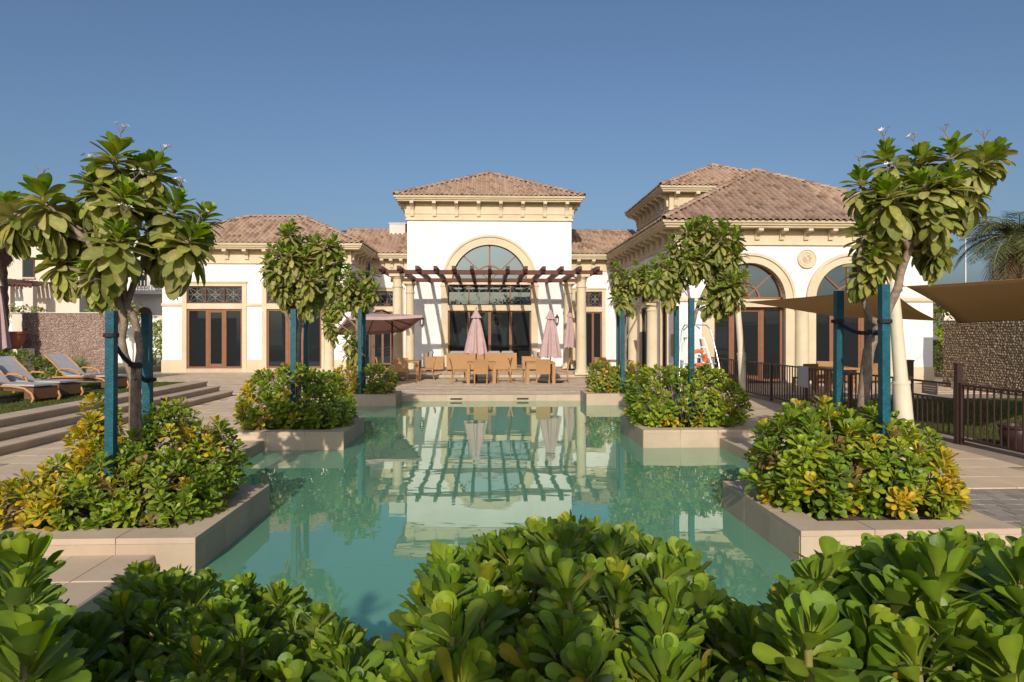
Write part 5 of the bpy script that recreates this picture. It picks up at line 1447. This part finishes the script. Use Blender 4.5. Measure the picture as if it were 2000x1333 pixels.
# ------------------------------------------------------------------ foreground hedge, three shrubs on a low bed
hb = structure(MB().box(-4.2,4.6,-1.5,3.15,-.05,.02).build('hedge_bed', M['soil'])); hb['label'] = 'soil bed at the near end of the pool'
def edge(px, pts):
    for (a,ya),(b,yb) in zip(pts,pts[1:]):
        if a <= px <= b: return ya+(yb-ya)*(px-a)/(b-a)
    return 1333
LINE = [(-200,1040),(55,1060),(85,1150),(110,1190),(180,1205),(235,1120),(300,1095),(390,1110),(560,1150),(640,1185),(740,1255),(775,1340),(790,1260),(820,1150),(880,1075),(980,1045),(1080,1020),(1160,1020),(1260,1060),(1340,1090),(1395,1170),(1450,1205),(1540,1190),(1560,1150),(1600,1125),(1700,1085),(1850,1075),(2000,1090),(2250,1120)]
def hedge_part(label, px0, px1, z_fn, base, single, pal, leaf_l=.064, spacing=.088):
    t = thing('shrub', label, 'shrub', base, 0, 'foreground shrubs'); P = Plant(SHRUB); pts = []; sm = MB()
    tries = 0
    while tries < 14000:
        tries += 1
        Y = random.uniform(.95,2.75); px = random.uniform(px0,px1); z = z_fn(px)+random.gauss(0,.035)
        X = spot(px,1000,Y).x; pr = HOR+FPX*(EYE-z)/Y
        if pr < edge(px,LINE)+random.uniform(14,40) or pr > 1480: continue
        p = Vector((X,Y,z))
        if any((p-q).length < spacing for q in pts): continue
        pts.append(p)
    for p in pts:
        ax = Vector((random.gauss(0,.22),random.gauss(0,.22),1)).normalized(); s_ = random.uniform(.85,1.2)
        pl, tp = pal(p,1.0)
        P.rosette(p+ax*.02, ax, 25, leaf_l*s_, 3, 68, .075*s_, pl, 1.08, tp)
        b = p-Vector((random.gauss(0,.05),random.gauss(0,.05),.5)); sm.tube([b,b.lerp(p,.5)+Vector((0,0,.02)),p],[.010,.008,.006],5)
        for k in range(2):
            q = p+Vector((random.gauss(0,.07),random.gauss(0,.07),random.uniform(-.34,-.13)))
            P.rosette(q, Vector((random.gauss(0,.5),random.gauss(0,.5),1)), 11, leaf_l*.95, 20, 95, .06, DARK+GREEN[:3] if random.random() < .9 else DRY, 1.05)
    for k in range(30):
        p = random.choice(pts); b = Vector((p.x+random.gauss(0,.1),p.y+random.gauss(0,.1),.02)); sm.tube([b,b.lerp(p,.6)+Vector((random.gauss(0,.04),0,0)),p-Vector((0,0,.3))],[.018,.014,.010],6)
    sm.build('stems', mat('yellow_green_stem_'+str(len(bpy.data.materials)),(0.24,0.22,0.06),.7,.2,9) if 'yellow_green_stem' not in bpy.data.materials else bpy.data.materials['yellow_green_stem'], t, smooth=True)
    P.emit(t, M['leaf'], single, box=(-10,2010,990,1345))
    return t, P
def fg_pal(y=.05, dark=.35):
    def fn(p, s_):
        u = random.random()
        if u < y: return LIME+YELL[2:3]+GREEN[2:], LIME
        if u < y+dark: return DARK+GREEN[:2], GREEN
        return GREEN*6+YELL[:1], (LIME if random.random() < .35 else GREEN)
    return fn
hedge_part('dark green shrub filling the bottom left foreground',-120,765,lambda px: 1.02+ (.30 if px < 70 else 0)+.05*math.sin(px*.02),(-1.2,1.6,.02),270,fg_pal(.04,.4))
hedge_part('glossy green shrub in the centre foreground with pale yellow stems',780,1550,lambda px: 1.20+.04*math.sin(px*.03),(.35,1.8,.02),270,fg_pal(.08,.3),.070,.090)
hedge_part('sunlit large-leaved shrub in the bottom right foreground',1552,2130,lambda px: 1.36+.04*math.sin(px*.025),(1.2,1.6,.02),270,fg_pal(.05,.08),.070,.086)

# ------------------------------------------------------------------ rubble walls
def dome_shape():
    vs = [(0,0,1)]; ring1 = []; fs = []
    for k in range(6): a = k*math.pi/3; vs.append((.62*math.cos(a),.62*math.sin(a),.72))
    for k in range(6): a = k*math.pi/3+.2; vs.append((1.0*math.cos(a),1.0*math.sin(a),0))
    for k in range(0,6,2): fs.append((0,1+k,1+(k+1)%6,1+(k+2)%6))
    for k in range(6): fs.append((1+k,7+k,7+(k+1)%6,1+(k+1)%6))
    return vs, fs
DV, DF = dome_shape()
def stones(parent, O, u, v, W, H, size, m, name='stones', proud=.6):
    nrm = u.cross(v).normalized(); ms = []; nx = int(W/size); ny = int(H/(size*.8))
    rot = Matrix((u,v,nrm)).transposed().to_4x4()
    for j in range(ny):
        for i in range(nx):
            a = (i+.5+(.5 if j%2 else 0)+random.uniform(-.25,.25))*size; b = (j+.5+random.uniform(-.25,.25))*size*.8
            if a > W-size*.3 or b > H-size*.3: continue
            s_ = size*random.uniform(.42,.68)
            ms.append(Matrix.Translation(O+u*a+v*b+nrm*.002) @ rot @ Matrix.Rotation(random.uniform(0,6.28),4,'Z') @ Matrix.Rotation(random.uniform(-.25,.25),4,'X') @ Matrix.Diagonal((s_,s_*random.uniform(.6,1),size*proud*random.uniform(.5,1.1),1)))
    return joined(ms, DV, DF, name, m, parent)
t = thing('rubble_wall','rough brown rubble stone wall at the right edge','wall',(15.8,16,0))
MB().box(15.62,15.95,6.0,22.8,-.05,2.2).build('core', mat('brown_mortar',(0.30,0.23,0.155),.95,.2,6,.5,40), t)
stones(t, Vector((15.62,22.8,0)), Vector((0,-1,0)), Vector((0,0,1)), 7.5, 2.2, .10, M['rubble'], 'stones', .42)
stones(t, Vector((15.95,22.8,0)), Vector((-1,0,0)), Vector((0,0,1)), .33, 2.2, .10, M['rubble'], 'stones', .42)
MB().box(15.6,15.97,6.0,22.82,2.2,2.225).build('capping', M['joint'], t)
t = thing('rubble_wall','low tan rubble wall far behind, left of the tall rubble wall','wall',(18,31,0))
MB().box(16.3,24,31,31.3,-.05,1.45).build('core', bpy.data.materials['brown_mortar'], t); stones(t, Vector((16.3,31,0)), Vector((1,0,0)), Vector((0,0,1)), 5, 1.45, .14, M['rubble'])
t = thing('pebble_wall','pinkish pebble-dashed garden wall behind the loungers','wall',(-15,25,.4))
MB().box(-16.55,-13.4,25.0,25.3,.0,2.5).build('core', mat('pink_mortar',(0.26,0.19,0.16),.95,.2,6,.5,40), t)
stones(t, Vector((-16.55,25,.4)), Vector((1,0,0)), Vector((0,0,1)), 3.15, 2.1, .075, M['pebble_pink'])
MB().box(-16.58,-13.38,24.96,25.34,2.5,2.53).build('capping', M['villa'], t)
MB().box(-17.15,-16.56,25.35,26.0,0,2.5).box(-17.18,-16.53,25.3,26.03,2.5,2.53).build('end_pier', M['villa'], t)
t = thing('garden_wall','plain cream garden wall behind the hedge left of the clubhouse','wall',(-18,38,0))
MB().box(-30,-14.5,38,38.25,-.05,2.62).build('panel', M['stucco'], t); MB().box(-30.05,-14.5,37.95,38.3,2.62,2.7).build('coping', M['trim'], t)
for x in (-17.6,-21): MB().box(x-.2,x+.2,37.85,38.0,-.05,2.62).build('pier', M['villa'], t)
# raised ground on the left, behind the lawn
structure(MB().box(-40,-15.25,20.02,36,-.05,.2).build('left_path', M['sand']))['label'] = 'sandy strip behind the lawn on the left'

# ------------------------------------------------------------------ hedges and grasses
def mass(name, label, lobes, base, leaf_l=.13, pal=DARK+GREEN[:1], cat='hedge', rr=.16, n=9, group=None, zmin=.2):
    return lobes_shrub(name, label, lobes, rr, leaf_l, n, SHRUB_LO, lambda p,s_: (pal, None), base, 0, group, .75, cat, 6, zmin)
mass('hedge','tall leafy hedge between the blue stakes and the white clubhouse corner',[((-16.6+i*.75,35.5+random.uniform(-.3,.3),1.0),(.75,.8,1.25+random.uniform(-.15,.2))) for i in range(4)],(-15.5,35.5,.2),.17,GREEN+DARK,rr=.22)
mass('shrub','dark green bush behind the loungers at the left edge',[((-15.6,21.4,.8),(.8,.7,.6)),((-14.6,21.7,.75),(.8,.6,.5)),((-16.6,21.8,.9),(.8,.6,.7)),((-13.6,22.0,.65),(.7,.5,.4))],(-15.2,21.6,.4),.13,DARK,'shrub')
mass('hedge','dark hedge behind the short picket fence on the right',[((16.9+i*.8,28.0,.7),(.7,.7,.75)) for i in range(4)],(18,28,0),.15,DARK)
def tuft(loc, label, n=260, h=.85, cols=((0.34,0.33,0.17),(0.22,0.25,0.10),(0.42,0.38,0.22),(0.16,0.20,0.07))):
    t = thing('grass_tuft', label, 'grass', loc, 0, 'fountain grasses by the pebble wall')
    V = []; Q_ = []; T_ = []; b = 0
    for i in range(n):
        a = random.uniform(0,6.28); r0 = random.uniform(0,.14); L_ = h*random.uniform(.6,1.15); ou = random.uniform(.1,.75)*L_; w = .007
        d = Vector((math.cos(a),math.sin(a),0)); s_ = Vector((-d.y,d.x,0))*w; c = random.choice(cols)
        for k in range(5):
            f = k/4; P_ = Vector(loc)+d*(r0+ou*f*f)+Vector((0,0,L_*f*(1-.28*f*ou/L_))); q = s_*(1-f*.85)
            V += [P_-q,P_+q]; T_ += [c,c]
        for k in range(4): Q_.append((b+k*2,b+k*2+1,b+k*2+3,b+k*2+2))
        b += 10
    link_mesh('blades', np_mesh('blades', np.array(V), np.array(Q_), np.array(T_)), M['grass'], t, 'stuff')
for px, lab in ((98,'pale fountain grass left of the third lounger back'),(132,'pale fountain grass in the middle before the pebble wall'),(158,'pale fountain grass nearest the blue stake'),(28,'pale fountain grass at the far left')):
    p = spot(px,720,22.6); tuft((p.x,22.6,.35),lab)
p = spot(300,712,33.5); tuft((p.x,33.5,.1),'pale fountain grass at the clubhouse corner',160,.8)

# ------------------------------------------------------------------ palms
def palm(label, base, h, n, fl, r=.2, dead=6, seed=1):
    rnd = random.Random(seed); t = thing('palm_tree', label, 'tree', base, 0)
    B = Vector(base); pts = []; rr = []
    for i in range(24):
        f = i/23; pts.append(B+Vector((.05*math.sin(f*3),0,h*f))); rr.append(r*(1.15-.25*f)*(1+.08*(i%2)) * (1.35 if f > .8 else 1))
    MB().tube(pts, rr, 14).build('trunk', M['palm_bark'], t, smooth=50)
    top = pts[-1]; V = []; Q_ = []; T_ = []; ra = MB(); b = 0
    for i in range(n):
        a = i*2.39996; dd = i >= n-dead; el = (rnd.uniform(.2,1.25) if not dd else rnd.uniform(-.5,.1)); L_ = fl*rnd.uniform(.8,1.1)
        d = Vector((math.cos(a),math.sin(a),0)); P0 = top.copy(); path = []; ang = el
        c = [(0.085,0.115,0.035),(0.12,0.14,0.055),(0.15,0.155,0.075)] if not dd else [(0.34,0.25,0.14),(0.26,0.18,0.10)]
        seg = 14
        for k in range(seg+1):
            path.append(P0.copy()); P0 = P0+(d*math.cos(ang)+Vector((0,0,math.sin(ang))))*L_/seg; ang -= (.13 if not dd else .16)
        ra.tube(path,[.028*(1-.8*k/seg) for k in range(seg+1)],5)
        side = Vector((-d.y,d.x,0))
        for k in range(2,seg*3):
            f = k/(seg*3); q = f*seg; i0 = min(int(q),seg-1); P_ = path[i0].lerp(path[i0+1],q-i0); tg = (path[i0+1]-path[i0]).normalized()
            ll = fl*.30*math.sin(math.pi*min(1,f*.9+.12))**.7
            for s_ in (-1,1):
                dr = (tg*.75+side*s_*.8+Vector((0,0,rnd.uniform(-.25,.25)-(.35 if dd else .05)))).normalized(); w = tg.cross(dr).normalized().cross(dr)*.014
                m1 = P_+dr*ll*.5; e = P_+dr*ll+Vector((0,0,-.08*ll)); cc = rnd.choice(c)
                V += [P_-w*.6,P_+w*.6,m1+w,m1-w,e+w*.15,e-w*.15]; T_ += [cc]*6; Q_ += [(b,b+1,b+2,b+3),(b+3,b+2,b+4,b+5)]; b += 6
    ra.build('frond_stalks', mat('palm_stalk_'+str(seed),(0.24,0.21,0.09),.7), t)
    link_mesh('fronds', np_mesh('fronds', np.array(V), np.array(Q_), np.array(T_), False), M['grass'], t, 'stuff')
    return t
p = spot(1992,560,24.5); palm('date palm with drooping fronds at the right edge', (p.x,24.5,0), 5.2, 56, 2.6, .26, 12, 3)
p = spot(-18,560,23.5); palm('palm with thick fibrous trunk cut by the left edge', (p.x,23.5,.2), 4.9, 26, 1.5, .42, 4, 5)
# small feathery tree between wall and clubhouse
def leaf_tree(label, base, h, crown, n, leaf_l, pal, name='tree', th=.05, group=None, k=7):
    t = thing(name, label, 'tree', base, 0, group); B = Vector(base); P = Plant(SHRUB_LO)
    tr = MB().tube([B,B+Vector((.03,0,h*.5)),B+Vector((-.02,.02,h))],[th,th*.8,th*.4],8)
    for i in range(n):
        d = Vector((random.gauss(0,1),random.gauss(0,1),random.gauss(0,1))).normalized()*random.uniform(.55,1.0)
        p = B+Vector((0,0,h))+Vector((d.x*crown[0],d.y*crown[1],d.z*crown[2]))
        if i % 7 == 0: tr.tube([B+Vector((0,0,h*random.uniform(.5,.9))),p],[th*.35,.008],5)
        P.rosette(p, Vector((d.x,d.y,d.z+.6)), k, leaf_l*random.uniform(.8,1.2), 20, 110, leaf_l*.6, pal)
    tr.build('trunk', M['bark'], t, smooth=True); P.emit(t, M['tree_leaf'], 0, 'leaf', 'crown')
    return t
p = spot(1843,640,27.5); leaf_tree('slim bright green young tree beside the clubhouse end wall',(p.x,27.5,0),2.5,(.42,.4,1.25),60,.2,LIME+GREEN[1:3])
p = spot(48,600,27.0); leaf_tree('thin small tree at the left end of the pebble wall',(p.x,27,.2),2.4,(.9,.6,.35),34,.16,OLIVE)
p = spot(225,600,36.5); leaf_tree('small tree with sparse foliage behind the pebble wall',(p.x,36.5,.1),2.8,(1.6,1.0,.7),120,.2,OLIVE+DARK)
p = spot(20,645,24.2); t = thing('planter_pot','red clay pot at the left edge','pot',(p.x,24.2,1.2)); MB().lathe([(.28,0),(.42,.25),(.45,.5),(.48,.52),(.48,.6),(.4,.6)],(p.x,24.2,1.25),24).build('body', M['clay'], t, smooth=40); MB().box(p.x-.5,p.x+.5,23.8,24.7,.2,1.25).build('plinth', M['villa'], t)

# ------------------------------------------------------------------ neighbouring villas, street lamp
def villa(label, x0,x1,y0,y1,h,m,wins,para=.35,arch=None,side=()):
    t = thing('villa', label, 'house', ((x0+x1)/2,(y0+y1)/2,0), 0)
    MB().box(x0,x1,y0,y1,-.05,h).build('wall', m, t)
    MB().ring(x0,x1,y0,y1,[(-.25,h+.003),(.08,h+.003),(.08,h+para),(-.25,h+para)]).build('parapet', m, t)
    for (a,b,c,d) in wins:
        w = MB().box(a-.08,b+.08,y0-.06,y0-.002,c-.08,d+.08).build('window', M['frame_dark'], t)
        MB().box(a,b,y0-.075,y0-.062,c,d).build('pane', M['glass'], w); MB().box(a-.15,b+.15,y0-.16,y0-.003,c-.16,c-.085).build('sill', m, w)
    for (a,b,c,d) in side:
        w = MB().box(x1+.002,x1+.06,a-.08,b+.08,c-.08,d+.08).build('window', M['frame_dark'], t)
        MB().box(x1+.062,x1+.075,a,b,c,d).build('pane', M['glass'], w); MB().box(x1+.003,x1+.16,a-.15,b+.15,c-.16,c-.085).build('sill', m, w)
    return t
A_ = lambda px,py,Y: spot(px,py,Y)
x0, x1 = A_(-120,0,48).x, A_(155,0,48).x
v = villa('cream two-storey villa behind the left garden wall', x0, x1, 48, 54, A_(100,475,48).z, M['villa'], [(A_(47,0,48).x,A_(66,0,48).x,A_(0,540,48).z,A_(0,505,48).z)], .42, side=[(49.2,50.4,6.0,7.0)])
MB().box(A_(20,0,48).x,A_(48,0,48).x,47.9,47.998,.2,A_(0,565,48).z).build('white_shutter', M['white_paint'], v)
t = thing('garden_pergola','brown tiled pergola on cream posts in front of the cream villa','pergola',(-32,46.5,0))
ra, rb_ = A_(-40,546,46.6), A_(72,556,46.6)
for i in range(14):
    f = i/13; q = ra.lerp(rb_,f); MB().bar((q.x,45.9,q.z-.2),(q.x,47.9,q.z+.2),.2,.1).build('slat', M['wood_red'], t)
MB().box(ra.x,rb_.x,46.1,46.25,ra.z-.5,ra.z-.3).build('beam', M['wood_red'], t)
for px in (16,60): q = A_(px,0,46.2); MB().box(q.x-.3,q.x+.3,45.95,46.4,0,ra.z-.5).build('post', M['villa'], t)
x0, x1 = A_(262,0,60).x, A_(420,0,60).x
v = villa('pale grey villa with a small arch behind the hedge', x0, x1, 60, 70, A_(300,468,60).z, M['villa_grey'], [(A_(272,0,60).x,A_(285,0,60).x,A_(0,558,60).z,A_(0,538,60).z),(A_(308,0,60).x,A_(322,0,60).x,A_(0,562,60).z,A_(0,540,60).z)])
q = A_(283,616,60); MB().box(q.x-.6,q.x+.6,59.9,59.998,q.z-1.5,q.z+.1).arc(q.x,q.z+.1,.001,.6,59.9,59.998,0,180,12).build('arched_niche', M['frame_dark'], v)
q0 = A_(262,570,60); MB().box(x0-.4,x0+3.5,59.2,59.99,q0.z-.25,q0.z).build('balcony_slab', M['villa_grey'], v)
for k in range(12): MB().box(x0-.3+k*.3,x0-.24+k*.3,59.25,59.31,q0.z,q0.z+.9).build('baluster', M['villa_grey'], v)
x0, x1 = A_(222,0,64).x, A_(258,0,64).x
villa('narrow white villa wing between the pebble wall and the grey villa', x0, x1, 64, 72, A_(240,500,64).z, M['stucco'], [])
q = A_(1886,640,60)
t = thing('street_lamp','slim distant street lamp behind the right-hand shade sail','lamp',(q.x,60,0)); zt = A_(1886,466,60).z
MB().tube([(q.x,60,-.05),(q.x,60,zt)],[.09,.05],8).build('pole', M['steel'], t)
MB().box(q.x-.75,q.x+.55,59.9,60.1,zt-.02,zt+.1).build('lamp_head', M['steel'], t)
villa('low distant cream building under the right-hand palm', A_(1840,0,90).x, A_(2150,0,90).x, 90, 100, A_(0,590,90).z, M['villa'], [(A_(1905,0,90).x,A_(1925,0,90).x,2.2,3.6),(A_(1950,0,90).x,A_(1970,0,90).x,2.2,3.6)])

# ------------------------------------------------------------------ unseen villas and trees added behind the viewer, for reflections and the hedge's shade
villa('unseen cream villa added behind the viewer for the hall glass to mirror', -26,-6,-34,-26,6.4,M['villa'],[(-22,-20,-1,0)])
villa('unseen white villa added behind the viewer on the right', 4,24,-36,-28,6.2,M['stucco'],[])
for (x, y, h), lab in zip(((-15,-13,3.6),(-9.5,-15,4.2),(-4,-14.5,3.4),(2.5,-15,4.0),(8,-13.5,3.5),(14,-15,4.3)),('leftmost','tallest left','low left-of-centre','middle','low right','rightmost')):
    leaf_tree(lab+' leafy backdrop tree added behind the viewer', (x,y,0), h, (2.3,1.8,1.9), 190, .42, DARK+OLIVE[:3], 'backdrop_tree', .12, 'unseen trees added behind the viewer')
tips = [(Vector((random.uniform(-2.9,-.2),random.uniform(-4.2,-3.0),random.uniform(3.05,4.1))), Vector((-1.5,-3.6,2.6)), 1.0) for _ in range(15)]  # crown added out of view so that its shadow falls on the hedge
tree('unseen frangipani tree added behind the viewer to shade the hedge', (-1.6,-3.7,.02), [([(-1.6,-3.7,0),(-1.55,-3.65,1.4),(-1.5,-3.6,2.6)],.07,.05)], tips, .27, 26, FRANG_LO, OLIVE, 0, 0)
